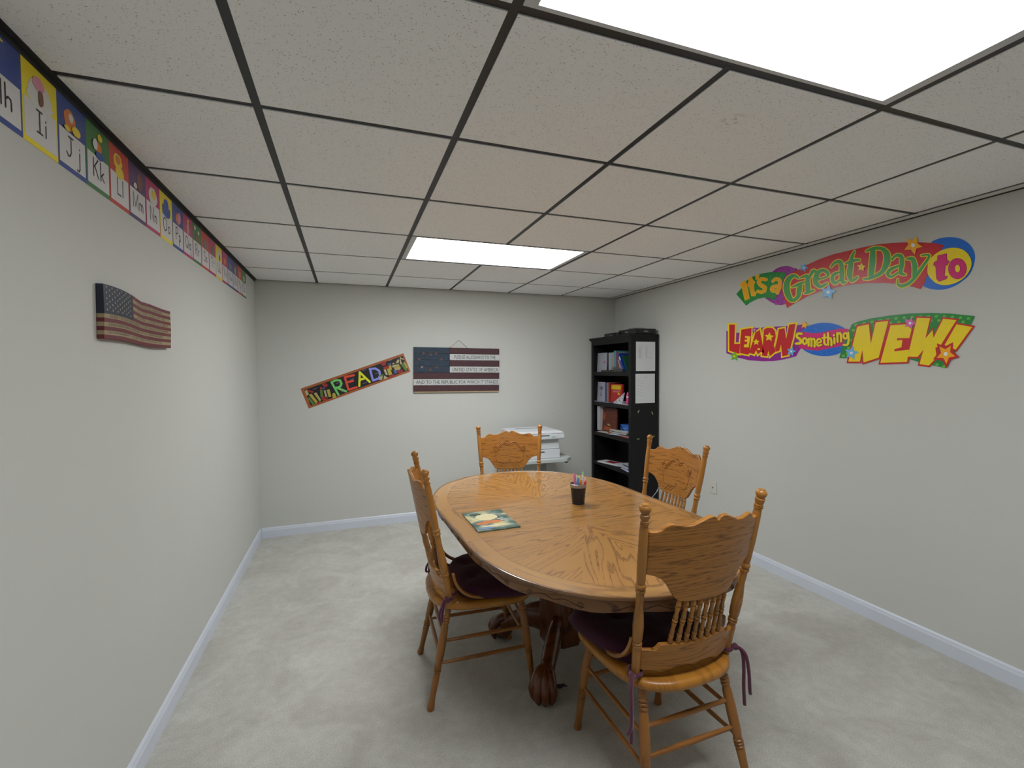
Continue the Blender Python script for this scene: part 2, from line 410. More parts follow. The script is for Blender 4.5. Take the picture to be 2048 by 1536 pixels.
uvl = me.uv_layers.new(name='UVMap')
for p, mi, uvs in zip(me.polygons, top.mi, faces_uv):
    p.material_index = mi
    for li, uvv in zip(p.loop_indices, uvs): uvl.data[li].uv = uvv
bm = bmesh.new(); bm.from_mesh(me)
for f in bm.faces:
    f.normal_update()
    if f.normal.z < 0: f.normal_flip()
bm.to_mesh(me); bm.free()
tt = bpy.data.objects.new('tabletop', me); COL.objects.link(tt); tt.parent = table
# underside slab closes the top
MB().plate(tcurve(.03), ZT-.0188, ZT-.002, lambda x, y, h: (x, y, h)).build('top_core', OAKE, table, grain=(1,0,0))
# fine dark joints between leaf, ends and border
jm = MB()
def jline(p, q, w=.0009):
    p = Vector((*p, 0)); q = Vector((*q, 0)); d = (q-p).normalized(); nrm = Vector((-d.y, d.x, 0))*w
    b = len(jm.v); z = Vector((0,0,ZT+.00025)); jm.v += [tuple(p+nrm+z), tuple(p-nrm+z), tuple(q-nrm+z), tuple(q+nrm+z)]; jm.f.append((b,b+1,b+2,b+3)); jm.mi.append(0)
for s in (-TS, TS): jline((-TA+.004, s), (TA-.004, s))
for i in range(nO): jline(inner[i], inner[(i+1) % nO], .0006)
rim = tcurve(.0095)
for i in range(nO): jline(rim[i], rim[(i+1) % nO], .0014)
jm.build('joint_lines', GROOVE, table)
# apron
ap = []
pts0 = tcurve(.026, 24)
nn = len(pts0)
def apron_bottom(i):
    return .667 - .005*math.cos(plen[i]*2*PI/.33) if i < len(plen) else .667
ptsI = tcurve(.048, 24)
ap = [[(x, y, ZT-.0185) for x, y in pts0], [(x, y, ZT-.030) for x, y in pts0], [(x, y, apron_bottom(i)+.008) for i, (x, y) in enumerate(pts0)], [(x*.996, y*.996, apron_bottom(i)) for i, (x, y) in enumerate(pts0)], [(x, y, apron_bottom(i)) for i, (x, y) in enumerate(ptsI)], [(x, y, ZT-.0185) for x, y in ptsI]]
apm = MB().quadgrid(ap, True)
# pressed scrolls on the apron
sc = apm
tot = plen[-1]
def apron_pt(s, z, out=.0004):
    s = s % tot
    for i in range(len(plen)-1):
        if plen[i+1] >= s: break
    t = (s-plen[i])/max(1e-6, plen[i+1]-plen[i])
    a = Vector(pts0[i]); b = Vector(pts0[i+1]); p = a.lerp(b, t); d = (b-a).normalized()
    return (p.x + d.y*out, p.y - d.x*out, z)
ns = int(tot/.30)
for k in range(ns):
    s0 = tot*k/ns
    for mir in (1, -1):
        path = [(s0 + mir*(.012+.10*t), .683+.008*math.sin(t*PI*1.6)) for t in [i/14 for i in range(15)]]
        cx_ = s0+mir*.098; 
        spi = [(cx_ + mir*(.013*(1-u*.8))*math.cos(-PI/2+u*4.2*PI/1.4), .6825+(.0115*(1-u*.8))*math.sin(-PI/2+u*4.2*PI/1.4)) for u in [i/22 for i in range(23)]]
        sc.tube([apron_pt(*p) for p in path], .0011, 5, 1); sc.tube([apron_pt(*p) for p in spi], .0011, 5, 1)
        if mir > 0: sc.tube([apron_pt(s0-.025+mir*(.05*t), .690-.009*math.sin(t*PI)) for t in [i/8 for i in range(9)]], .0010, 5, 1)
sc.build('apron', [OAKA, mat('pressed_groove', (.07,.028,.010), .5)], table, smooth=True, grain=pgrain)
# pedestal
def ngon(r, n, z, rot=0): return [(r*math.cos(2*PI*i/n+rot), r*math.sin(2*PI*i/n+rot), z) for i in range(n)]
pr_ = [(.108,.088),(.112,.092),(.112,.50),(.124,.52),(.124,.55),(.114,.57),(.114,.63),(.17,.67),(.17,.70)]
PO = Vector((-.028, -.052, 0))      # the pedestal stands a little off the middle of the top
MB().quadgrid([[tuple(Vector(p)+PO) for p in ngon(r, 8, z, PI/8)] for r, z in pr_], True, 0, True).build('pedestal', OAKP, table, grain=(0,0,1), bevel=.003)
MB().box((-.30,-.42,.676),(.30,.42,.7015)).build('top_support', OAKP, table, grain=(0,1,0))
def leg_foot(ang):
    c, s = math.cos(ang), math.sin(ang)
    P = [(.05,.170,.034,.085),(.11,.175,.038,.080),(.17,.165,.040,.064),(.22,.148,.038,.051),(.27,.122,.035,.041),(.31,.100,.036,.037),(.335,.085,.038,.036)]
    rows = []
    n = 14
    for i, (r, z, wd, hg) in enumerate(P):
        a = P[max(i-1,0)]; b = P[min(i+1,len(P)-1)]; d = Vector((b[0]-a[0], 0, b[1]-a[1])).normalized(); up = Vector((-d.z, 0, d.x))
        rows.append([Vector((r,0,z)) + up*(hg*math.cos(2*PI*k/n)) + Vector((0,1,0))*(wd*math.sin(2*PI*k/n)) for k in range(n)])
    R = Matrix.Rotation(ang, 3, 'Z')
    rows = [[R @ p + PO for p in r] for r in rows]
    m = MB().quadgrid(rows, True, 0, True)
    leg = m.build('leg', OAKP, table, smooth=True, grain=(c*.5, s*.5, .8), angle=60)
    # claw: a ball gripped by four toes
    cl = MB(); C = Vector((.345, 0, .048))
    rws = []
    for i in range(9):
        th = PI*i/8 
        rws.append([PO + R @ (C + Vector((.058*math.sin(th)*math.cos(2*PI*k/16), .052*math.sin(th)*math.sin(2*PI*k/16), .048*math.cos(th)))) for k in range(16)])
    cl.quadgrid(rws, True)
    for a in (-1.0, -.33, .33, 1.0):
        path = [C + Vector((-.03+.0*a, .0, .075)), C + Vector((.012*math.cos(a), .030*math.sin(a), .064)), C + Vector((.045*math.cos(a), .042*math.sin(a), .040)), C + Vector((.062*math.cos(a), .055*math.sin(a), .010)), C + Vector((.058*math.cos(a), .052*math.sin(a), -.022)), C + Vector((.050*math.cos(a), .045*math.sin(a), -.044))]
        cl.tube([R @ p + PO for p in path], [.028,.027,.025,.021,.016,.008], 10)
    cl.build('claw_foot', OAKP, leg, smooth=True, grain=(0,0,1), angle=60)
base_ang = math.atan2(.29, .25)
for a in (base_ang, PI-base_ang, PI+base_ang, -base_ang): leg_foot(a-TROT*0)

# ------------------------------------------------------------------ chairs
WT, YT, ZP, WB, YB_, ZS = .2343, -.2932, 1.0515, .1914, -.1806, .45
def post_at(sx, t): return Vector((sx*(WB+(WT-WB)*t), YB_+(YT-YB_)*t, ZS+(ZP-ZS)*t))
def back_pt(xf, t, off=0, bulge=.052):
    """xf -1..1 across the back, t height along the posts"""
    p = post_at(1, t); n = Vector((0, -.98, -.18)).normalized()
    q = Vector((p.x*xf, p.y, p.z)); q += n*(bulge*(1-xf*xf) + off); return q
def rings(t, r, k=3, w=.010, d=.0032):
    out = []
    for i in range(k): out += [(t+i*w, r-d), (t+i*w+w*.25, r+.0008), (t+i*w+w*.7, r+.0008)]
    return out + [(t+k*w, r-d)]
POST = [(0,.0135),(.03,.0135),(.17,.0145)] + rings(.20,.0150,2,.014) + [(.25,.0165),(.32,.0180),(.38,.0160),(.44,.0120),(.50,.0130)] + [(.515,.0125),(.522,.0165),(.532,.0165),(.538,.0125),(.546,.0170),(.560,.0170),(.566,.0125),(.58,.0140),(.70,.0155),(.86,.0140)] + rings(.89,.0140,3,.008,.002) + [(.925,.0145),(.945,.0165),(.95,.0125),(.958,.0150),(.972,.0185),(.985,.0175),(.992,.0120),(.994,.0105),(.998,.0105),(1.0,.006)]
LEG = [(0,.0135),(.06,.0150)] + rings(.10,.0150,3,.028,.0025) + [(.22,.0160),(.38,.0185),(.52,.0175)] + rings(.58,.0160,3,.022,.0022) + [(.66,.0155),(.80,.0135),(.90,.0125),(.96,.0160),(.985,.0165),(1.0,.0140)]
LEG = [(t, r) for t, r in LEG]
SPIN = [(0,.0045),(.04,.006),(.08,.0085),(.14,.0070),(.2,.0085),(.22,.0055),(.26,.0075),(.40,.0060),(.48,.0085),(.50,.0055),(.52,.0090),(.55,.0090),(.57,.0055),(.60,.0085),(.72,.0060),(.84,.0080),(.86,.0050),(.88,.0085),(.94,.0070),(1,.0045)]
def make_chair():
    r = empty('dining_chair')
    # seat
    out = []
    N_ = 44
    for i in range(N_):
        a = 2*PI*i/N_; c, s = math.cos(a), math.sin(a)
        e = 3.6; x = math.copysign(abs(c)**(2/e), c); y = math.copysign(abs(s)**(2/e), s)
        wd = .238 + .013*y
        yy = y*.225 - .010
        if y < 0: yy -= .030*(1-x*x)
        out.append((x*wd, yy))
    rws = []
    for ins, z in [(.020,.4165),(.006,.4175),(0,.424),(0,.438),(.004,.446),(.014,.450),(.05,.4495),(.12,.444)]:
        rws.append([(x*(1-ins/.23), (y+.01)*(1-ins/.23)-.01, z) for x, y in out])
    m = MB().quadgrid(rws, True, 0, True); m.build('seat', OAKS, r, smooth=True, grain=(0,1,0), angle=50)
    for sx in (-1, 1):
        MB().lathe(post_at(sx, 0)-Vector((0,0,.006)), post_at(sx, 1), POST, 16).build('back_post', OAKT, r, smooth=True, grain=(0,-.18,1), angle=50)
    for sx in (-1, 1):
        MB().lathe((sx*.165, .150, .424), (sx*.199, .2005, .0), LEG, 14).build('leg', OAKL, r, smooth=True, grain=(0,0,1), angle=50)
        MB().lathe((sx*.165, -.185, .424), (sx*.2116, -.2768, .0), LEG, 14).build('leg', OAKL, r, smooth=True, grain=(0,0,1), angle=50)
    def lp(sx, fr, z):
        t = (.424-z)/.424
        a, b = ((.165,.150),(.199,.2005)) if fr else ((.165,-.185),(.2116,-.2768))
        return Vector((sx*(a[0]+(b[0]-a[0])*t), a[1]+(b[1]-a[1])*t, z))
    S = [(0,.0055),(.1,.0075),(.5,.0095),(.9,.0075),(1,.0055)]
    def st(a, b): MB().lathe(a, b, S, 10).build('stretcher', OAKL, r, smooth=True, grain=(b-a), angle=60)
    for sx in (-1, 1):
        st(lp(sx,0,.275), lp(sx,1,.275)); st(lp(sx,0,.185), lp(sx,1,.185))
    st(lp(-1,0,.30), lp(1,0,.30)); st(lp(-1,0,.215), lp(1,0,.215))
    st(lp(-1,1,.31), lp(1,1,.31)); st(lp(-1,1,.225), lp(1,1,.225))
    # crest panel, bent
    topo = [(-.95,.855),(-.86,.857),(-.80,.865),(-.74,.89),(-.68,.903),(-.60,.900),(-.50,.892),(-.38,.896),(-.25,.918),(-.16,.934),(-.09,.938),(-.04,.930),(0,.912)]
    topo = topo + [(-x, t) for x, t in topo[-2::-1]]
    boto = [(-.95,.62),(-.84,.615),(-.74,.598),(-.66,.565),(-.60,.53),(-.53,.492),(-.44,.474),(-.22,.471),(0,.470)]
    boto = boto + [(-x, t) for x, t in boto[-2::-1]]
    def itp(tab, x):
        for (a, u), (b, v) in zip(tab, tab[1:]):
            if a <= x <= b: return u+(v-u)*(x-a)/(b-a)
        return tab[-1][1]
    xs = sorted(set([x for x, _ in topo]+[x for x, _ in boto]+[i/20 for i in range(-18, 19)]))
    m = MB(); NT = 12; TH = .0075
    def row(off): return [[back_pt(x, itp(boto, x)+(itp(topo, x)-itp(boto, x))*k/NT, off) for x in xs] for k in range(NT+1)]
    fr, bk = row(-TH), row(TH)
    m.quadgrid(fr, False); m.quadgrid(bk, False)
    m.quadgrid([fr[0], bk[0]], False); m.quadgrid([fr[-1], bk[-1]], False)
    m.quadgrid([[r_[0] for r_ in fr], [r_[0] for r_ in bk]], False); m.quadgrid([[r_[-1] for r_ in fr], [r_[-1] for r_ in bk]], False)
    m.build('crest_panel', OAKC, r, smooth=True, grain=lambda c: (c.x+3, c.z*1.0+c.y*.3), angle=40, bevel=.0025)
    # pressed pattern on the front of the panel
    cv = MB()
    def carve(pts, rad=.0022): cv.tube([back_pt(x, t, -TH-.0006) for x, t in pts], rad, 6)
    for sx in (-1, 1):
        carve([(sx*(.02+.40*u), .775+.035*math.sin(u*PI*1.15)-.03*u) for u in [i/16 for i in range(17)]], .0034)
        carve([(sx*(.04+.36*u), .755+.035*math.sin(u*PI*1.15)-.03*u) for u in [i/16 for i in range(17)]], .0026)
        carve([(sx*(.46+.085*(1-u*.75)*math.cos(PI/2-u*3.6*PI)), .725+.042*(1-u*.75)*math.sin(PI/2-u*3.6*PI)) for u in [i/30 for i in range(31)]], .0030)
        carve([(sx*(.50-.06*u), .67-.10*u) for u in [i/6 for i in range(7)]], .0022)
        carve([(sx*(.44-.44*u), .57-.018*math.sin(u*PI)-.01*u) for u in [i/10 for i in range(11)]], .0018)
        for q in range(3): carve([(sx*(.38-.10*q-.13*u), .50+.045*u) for u in [i/4 for i in range(5)]], .0015)
    carve([(.03*math.cos(a), .79+.022*math.sin(a)) for a in [i*PI/6 for i in range(13)]], .003)
    cv.build('carving', OAKC, r, smooth=True, grain=lambda c: (c.x+3, c.z))
    # lower rail
    lt = [(-.95,.175),(-.74,.178),(-.70,.19),(-.66,.212),(-.4,.214),(0,.212),(.4,.214),(.66,.212),(.70,.19),(.74,.178),(.95,.175)]
    lb = [(-.95,.055),(-.6,.045),(-.35,.075),(-.15,.080),(0,.066),(.15,.080),(.35,.075),(.6,.045),(.95,.055)]
    xs = sorted(set([x for x, _ in lt]+[x for x, _ in lb]+[i/16 for i in range(-15, 16)]))
    m = MB()
    def row2(off): return [[back_pt(x, itp(lb, x)+(itp(lt, x)-itp(lb, x))*k/2, off, .045) for x in xs] for k in range(3)]
    fr, bk = row2(-TH), row2(TH)
    m.quadgrid(fr, False); m.quadgrid(bk, False); m.quadgrid([fr[0], bk[0]], False); m.quadgrid([fr[-1], bk[-1]], False)
    m.quadgrid([[r_[0] for r_ in fr], [r_[0] for r_ in bk]], False); m.quadgrid([[r_[-1] for r_ in fr], [r_[-1] for r_ in bk]], False)
    m.build('lower_rail', OAKC, r, smooth=True, grain=lambda c: (c.x+9, c.z*1.0), angle=40, bevel=.0025)
    for k in range(8):
        xf = -.50+k*1.0/7
        a = back_pt(xf, .208, 0, .045); b = back_pt(xf*.86, .476, 0, .052)
        MB().lathe(a, b, SPIN, 10).build('spindle', OAKT, r, smooth=True, grain=(0,0,1), angle=50)
    for sx in (-1, 1):
        path = []
        for i in range(15):
            u = i/14; a = u*PI/2
            path.append((sx*(.190+.016*math.sin(u*PI/1.6)), -.168+.13*(1-math.cos(a))**1.0*.9+.02*u, .5715-.112*math.sin(a)**.9))
        path += [(sx*.205, .0, .459), (sx*.204, .045, .459)]
        rr = []
        m = MB(); rws = []
        for i, p in enumerate(path):
            p = Vector(p); d = (Vector(path[min(i+1,len(path)-1)])-Vector(path[max(i-1,0)])).normalized(); s_ = Vector((1,0,0)); n_ = d.cross(s_).normalized()
            rws.append([p+s_*.011+n_*.006, p-s_*.011+n_*.006, p-s_*.011-n_*.006, p+s_*.011-n_*.006])
        m.quadgrid(rws, True, 0, True).build('seat_brace', OAKT, r, smooth=True, grain=(0,1,0), bevel=.002)
    return r
chair = make_chair()
CH = [((1.812, .472), .016, 'oak pressed-back chair nearest the camera, back turned, lower right'),
      ((1.3469, 1.1774), -1.6154, 'oak pressed-back chair left of the table, seen from its side'),
      ((1.820, 2.010), 2.9036, 'oak pressed-back chair at the far end of the table, before the printer'),
      ((2.2676, 1.225), 1.6206, 'oak pressed-back chair right of the table, before the black bookcase')]
chairs = []
for k, ((x, y), th, lab) in enumerate(CH):
    c = chair if k == 0 else copy_tree(chair)
    c.location = (x, y, 0); c.rotation_euler = (0, 0, th); tag(c, lab, 'chair', 'oak chairs around the table'); chairs.append(c)
    c.scale = (1, 1, 1.01) if k == 0 else (1, 1, 1)
# cushions (two are in view)
def make_cushion(loc, th, lab, seed, tl=1.0):
    rnd = random.Random(seed)
    r = empty('seat_cushion', (loc[0], loc[1], .4515), th)
    N_ = 48; NR = 10; rows_t = []
    tufts = [(-.08,-.06),(.08,-.06),(-.08,.09),(.08,.09)]
    def outl(a):
        c, s = math.cos(a), math.sin(a); e = 4.6
        x = math.copysign(abs(c)**(2/e), c); y = math.copysign(abs(s)**(2/e), s)
        return x*(.236+.030*y), y*.195+.052
    grid = []
    for i in range(NR+1):
        u = i/NR; row = []
        for k in range(N_):
            x, y = outl(2*PI*k/N_); x *= max(u, .001); y = .035+(y-.035)*max(u, .001)
            h = .046*(1-u**6)**.5 if u < 1 else 0
            for tx, ty in tufts: h -= .020*math.exp(-((x-tx)**2+(y-ty)**2)/.0012)
            h += .003*math.sin(x*60+seed)*math.sin(y*47)
            row.append((x, y, .002+.010+max(h, 0)))
        grid.append(row)
    bot = [[(p[0]*q, .035+(p[1]-.035)*q, .001) for p in grid[-1]] for q in (.97, .5, .001)]
    MB().quadgrid(grid+bot, True).build('pad', CUSH, r, smooth=True, angle=80)
    hg = MB()
    for sx in (-1, 1):
        px, py = sx*.1935, -.182
        # loop around the post, a knot and two hanging ends
        loop = [(sx*.13, -.13, .02)] + [(px+.019*math.cos(a)*1.05, py+.019*math.sin(a)*1.05, .022+.004*math.sin(a)) for a in [PI/2+sx*.4+i*PI/7 for i in range(12)]]
        t = MB().tube(loop, .0065, 8)
        kx, ky = px+sx*.024, py-.018
        t.tube([(kx-.008,ky-.004,.020),(kx,ky,.027),(kx+.008,ky+.003,.019),(kx,ky+.004,.013)], [.008,.011,.010,.007], 8)
        for q in range(2):
            e = [(kx, ky, .022), (kx+sx*.010, ky-.010-.006*q, .022), (kx+sx*(.017+.005*q), ky-.018-.010*q, .0), (kx+sx*(.018+.008*q), ky-.022-.014*q, -.05), (kx+sx*(.016+.013*q), ky-.024-.014*q, -.11), (kx+sx*(.019+.019*q), ky-.026-.006*q, -.175+.04*q)]
            e = [(a, b, c if c > 0 else c*tl) for a, b, c in e]
            pts = []
            for i in range(len(e)-1):
                for s_ in range(5):
                    u = s_/5; p0 = Vector(e[max(i-1,0)]); p1 = Vector(e[i]); p2 = Vector(e[i+1]); p3 = Vector(e[min(i+2,len(e)-1)])
                    pts.append(.5*((2*p1)+(p2-p0)*u+(2*p0-5*p1+4*p2-p3)*u*u+(3*p1-p0-3*p2+p3)*u**3))
            pts.append(Vector(e[-1]))
            t.tube(pts, .0060, 8)
        t.build('tie_cord', CORD, r, smooth=True, angle=80)
    tag(r, lab, 'cushion', 'burgundy seat cushions')
make_cushion(CH[0][0], CH[0][1], 'dark burgundy cushion tied to the chair nearest the camera', 1)
make_cushion(CH[1][0], CH[1][1], 'dark burgundy cushion tied to the chair left of the table', 4, .35)

# ------------------------------------------------------------------ things on the table
cup = empty('pencil_cup', (*on_z(1158.5, 1010, ZT)[:2], ZT)); cup.location.y += .03; cup.location.x += .01; cup.scale = (1.04,)*3
tag(cup, 'small black mesh pencil cup with a silver rim on the table', 'pencil cup')
mesh_mat = bpy.data.materials.new('black_wire_mesh'); mesh_mat.use_nodes = True
nt = mesh_mat.node_tree; b_ = nt.nodes['Principled BSDF']; b_.inputs['Base Color'].default_value = (.014,.014,.018,1); b_.inputs['Roughness'].default_value = .4
uvn = nt.nodes.new('ShaderNodeUVMap'); sep = nt.nodes.new('ShaderNodeSeparateXYZ'); nt.links.new(uvn.outputs[0], sep.inputs[0])
def gridline(out, k):
    a = nt.nodes.new('ShaderNodeMath'); a.operation = 'MULTIPLY'; a.inputs[1].default_value = k; nt.links.new(out, a.inputs[0])
    f = nt.nodes.new('ShaderNodeMath'); f.operation = 'FRACT'; nt.links.new(a.outputs[0], f.inputs[0])
    g = nt.nodes.new('ShaderNodeMath'); g.operation = 'LESS_THAN'; g.inputs[1].default_value = .68; nt.links.new(f.outputs[0], g.inputs[0]); return g.outputs[0]
mxm = nt.nodes.new('ShaderNodeMath'); mxm.operation = 'MAXIMUM'; nt.links.new(gridline(sep.outputs[0], 80), mxm.inputs[0]); nt.links.new(gridline(sep.outputs[1], 40), mxm.inputs[1])
nt.links.new(mxm.outputs[0], b_.inputs['Alpha'])
def cupwall(h): return .0315+(.0425-.0315)*h/.105
rws = [[(cupwall(h)*math.cos(2*PI*k/40), cupwall(h)*math.sin(2*PI*k/40), h) for k in range(40)] for h in (.004,.04,.08,.092)]
o = MB().quadgrid(rws, True).build('mesh_wall', mesh_mat, cup, smooth=True, grain=lambda c: ((math.atan2(c.y, c.x)+PI)/(2*PI)*1.0, c.z*10))
MB().quadgrid([ngon(.0325,40,0), ngon(.0325,40,.006), ngon(.030,40,.006), ngon(.001,40,.004)], True).quadgrid([ngon(.0325,40,0), ngon(.001,40,0)], True).build('base', mat('black_cup_base', (.012,.012,.015), .4), cup, smooth=True)
MB().quadgrid([ngon(.0412,40,.088), ngon(.0435,40,.090), ngon(.0438,40,.106), ngon(.0418,40,.107), ngon(.0405,40,.088)], True).build('rim_band', mat('silver_band', (.42,.42,.44), .28, metal=.85), cup, smooth=True)
mk = [(-.026,-.010,-.020,.163,(.62,.02,.03),'red',(.75,.2,.42)), (-.012,-.002,-.016,.160,(.06,.1,.6),'blue',(.12,.16,.75)), (-.006,-.020,-.008,.142,(.05,.35,.12),'dark green',(.1,.3,.6)),
      (.002,-.024,.003,.132,(.85,.22,.03),'orange',(.85,.22,.03)), (.008,.006,.006,.143,(.55,.75,.08),'lime green',(.5,.7,.1)), (.018,-.004,.018,.166,(.75,.78,.84),'white green-tipped',(.2,.6,.25)),
      (.020,-.024,.020,.122,(.72,.02,.03),'short red',(.72,.02,.03)), (.028,-.006,.026,.134,(.8,.6,.58),'pale pink',(.8,.55,.55)), (-.002,.014,-.004,.148,(.78,.8,.82),'white',(.7,.7,.72))]
pen0 = None
for (bx, by, tx, ht, cc, nm, cap_c) in mk:
    r = empty('marker', (cup.location.x, cup.location.y, ZT)); r.scale = (1.04,)*3
    top_p = Vector((tx*1.45, by*1.15, ht)); bot_p = Vector((bx*.55, by*.5, .0125))
    d = top_p-bot_p
    fr_ = .93 if 'tipped' in nm else .62
    MB().lathe(bot_p, bot_p+d*fr_, [(0,.0045),(.02,.0052),(1,.0052)], 10).build('barrel', mat('marker_'+nm.replace(' ','_'), cc, .35), r, smooth=True)
    MB().lathe(bot_p+d*fr_, top_p, [(0,.0059),(.8,.0057),(.93,.0050),(1,.0030)], 10).build('cap', mat('cap_'+nm.replace(' ','_').replace('-','_'), cap_c, .35), r, smooth=True)
    tag(r, nm+' marker standing in the black mesh pencil cup', 'marker', 'markers in the pencil cup')
# illustrated thin book
q = [on_z(*p, ZT+.004) for p in [(927,1027),(1003,1018),(1040,1053),(952,1065)]]
ctr = sum(q, Vector())/4; ux = ((q[1]-q[0])+(q[2]-q[3])).normalized(); uy = Vector((-ux.y, ux.x, 0))
bk_ang = math.atan2(ux.y, ux.x)
book_art = bpy.data.materials.new('painted_cover'); book_art.use_nodes = True; nt = book_art.node_tree; b_ = nt.nodes['Principled BSDF']; b_.inputs['Roughness'].default_value = .3
tc = nt.nodes.new('ShaderNodeTexCoord'); n_ = nt.nodes.new('ShaderNodeTexNoise'); n_.inputs['Scale'].default_value = 11; n_.inputs['Detail'].default_value = 8; n_.inputs['Distortion'].default_value = .6
nt.links.new(tc.outputs['Object'], n_.inputs['Vector'])
rp = nt.nodes.new('ShaderNodeValToRGB'); cr = rp.color_ramp; cr.elements[0].position = .3; cr.elements[0].color = (.02,.06,.05,1); cr.elements[1].position = .72; cr.elements[1].color = (.75,.66,.36,1)
for pos, c_ in [(.42,(.06,.13,.10,1)),(.5,(.20,.27,.24,1)),(.58,(.5,.47,.25,1))]:
    e_ = cr.elements.new(pos); e_.color = c_
nt.links.new(n_.outputs['Fac'], rp.inputs[0]); nt.links.new(rp.outputs[0], b_.inputs['Base Color'])
bk = empty('picture_book', (ctr.x, ctr.y, ZT+.0006), bk_ang)
tag(bk, 'thin picture book with a painted landscape cover lying on the table', 'book')
BW, BH = .207, .288
MB().box((-BW/2,-BH/2,0),(BW/2,BH/2,.0045)).build('cover', [book_art], bk)
def blob(cx, cy, rx, ry, n=22, wob=.12, rnd=random.Random(3)):
    return [(cx+rx*math.cos(2*PI*i/n)*(1+wob*(rnd.random()-.5)), cy+ry*math.sin(2*PI*i/n)*(1+wob*(rnd.random()-.5))) for i in range(n)]
pic = MB()
def flat(m, pts, z, mi): m.plate(pts, z-.0003, z, lambda x, y, h: (x, y, h), mi)
flat(pic, blob(-.005,.045,.055,.05), .0048, 1); flat(pic, blob(-.005,-.035,.055,.022,wob=.3), .0051, 0); flat(pic, blob(-.05,-.045,.035,.016,wob=.3), .0049, 0)
flat(pic, blob(.065,-.02,.02,.006,wob=.5), .0052, 2); flat(pic, blob(.05,.0,.018,.005,wob=.5), .0052, 2); flat(pic, blob(-.05,-.11,.035,.014), .0049, 3); flat(pic, blob(.0,-.09,.07,.012), .0048, 1)
flat(pic, blob(-.05,.10,.03,.02,wob=.5), .0049, 4)
pic.build('illustration', [mat('art_orange',(.62,.20,.06),.3,var=.4,vscale=60), mat('art_cream',(.70,.64,.38),.3,var=.2,vscale=40), mat('art_white',(.75,.72,.70),.3), mat('art_blue',(.20,.27,.45),.3,var=.3,vscale=50), mat('art_dark',(.04,.08,.05),.3,var=.5,vscale=50)], bk)

# ------------------------------------------------------------------ bookcase
SX0, SX1, SY0, SY1 = 3.29, 3.594, 2.775, 3.525
bc = empty('bookcase', ((SX0+SX1)/2, (SY0+SY1)/2, 0)); W0 = bc.location.copy()
tag(bc, 'tall black wooden bookcase in the far right corner', 'bookcase')
def bpart(m, name, mt, **k):
    m.v = [tuple(Vector(p)-W0) for p in m.v]; return m.build(name, mt, bc, **k)
bpart(MB().box((SX0, SY0, 0), (SX1, SY0+.022, 1.79)), 'side_panel', BLK, bevel=.0015)
bpart(MB().box((SX0, SY1-.022, 0), (SX1, SY1, 1.79)), 'side_panel', BLK, bevel=.0015)
bpart(MB().box((SX1-.006, SY0+.022, 0), (SX1, SY1-.022, 1.79)), 'back_panel', BLKIN)
bpart(MB().box((SX0-.008, SY0-.004, 0), (SX0+.012, SY0+.040, 1.775)), 'face_stile', BLK, bevel=.0015)
bpart(MB().box((SX0-.008, SY1-.040, 0), (SX0+.012, SY1+.004, 1.775)), 'face_stile', BLK, bevel=.0015)
bpart(MB().box((SX0-.0078, SY0+.04, 1.728), (SX0+.012, SY1-.04, 1.776)), 'top_rail', BLK)
bpart(MB().box((SX0-.0078, SY0+.04, 0), (SX0+.012, SY1-.04, .09)), 'kick_rail', BLK)
cr_ = []
for d, z in [(.006,1.768),(.010,1.776),(.022,1.788),(.026,1.794),(.026,1.806)]:
    cr_.append([(SX0-d, SY0-d*.15, z), (SX1, SY0-d*.15, z), (SX1, SY1+d*.8, z), (SX0-d, SY1+d*.8, z)])
bpart(MB().quadgrid(cr_, True, 0, True), 'crown_top', BLK)
ZSH = [1.442, 1.122, .797, .480, .095]
for z in ZSH:
    bpart(MB().box((SX0-.002, SY0+.022, z-.040), (SX1-.006, SY1-.022, z)), 'shelf_board', BLK, bevel=.0015)

# papers and tape on the near side panel
PY = SY0-.0012
def side_sheet(c4, name, label, lines):
    a, b, c, d = [on_y(*p, PY) for p in c4]
    r = empty(name, (a+b+c+d)/4)
    L0 = r.location.copy()
    x0, x1, z0, z1 = (a.x+d.x)/2-L0.x, (b.x+c.x)/2-L0.x, (c.z+d.z)/2-L0.z, (a.z+b.z)/2-L0.z
    MB().box((x0,-.0006,z0),(x1,.0006,z1)).build('sheet', PAPER, r)
    m = MB()
    for fx0, fx1, fz in lines: m.box((x0+(x1-x0)*fx0, -.0009, z1-(z1-z0)*fz-.0016), (x0+(x1-x0)*fx1, -.0007, z1-(z1-z0)*fz+.0006))
    m.build('printed_lines', GREYINK, r); tag(r, label, 'paper')
    return r
rnd = random.Random(2)
l1 = [(.1,.35,.13)]+[(.12,.12+.2*rnd.uniform(.6,1),.2+i*.022) for i in range(17)]+[(.5,.58,.18+i*.022) for i in range(18)]+[(.66,.88,.38+.0*i) for i in range(1)]+[(.66,.86,.54)]
l2 = [(.4,.62,.11)]+[(.1,.2,.2+.1*i) for i in range(6)]+[(.25,.25+.2*rnd.uniform(.6,1),.24+.1*i) for i in range(6)]
side_sheet([(1272,683),(1310.5,684),(1310,742),(1272,742)], 'paper_sheet', 'upper white printed list taped to the bookcase side', l1)
side_sheet([(1271.5,747),(1310,748),(1309,806),(1270.5,806)], 'paper_sheet', 'lower white printed list taped to the bookcase side', l2)
GT = mat('green_tape', (.16,.36,.08), .6); GT2 = mat('olive_tape', (.33,.36,.22), .6)
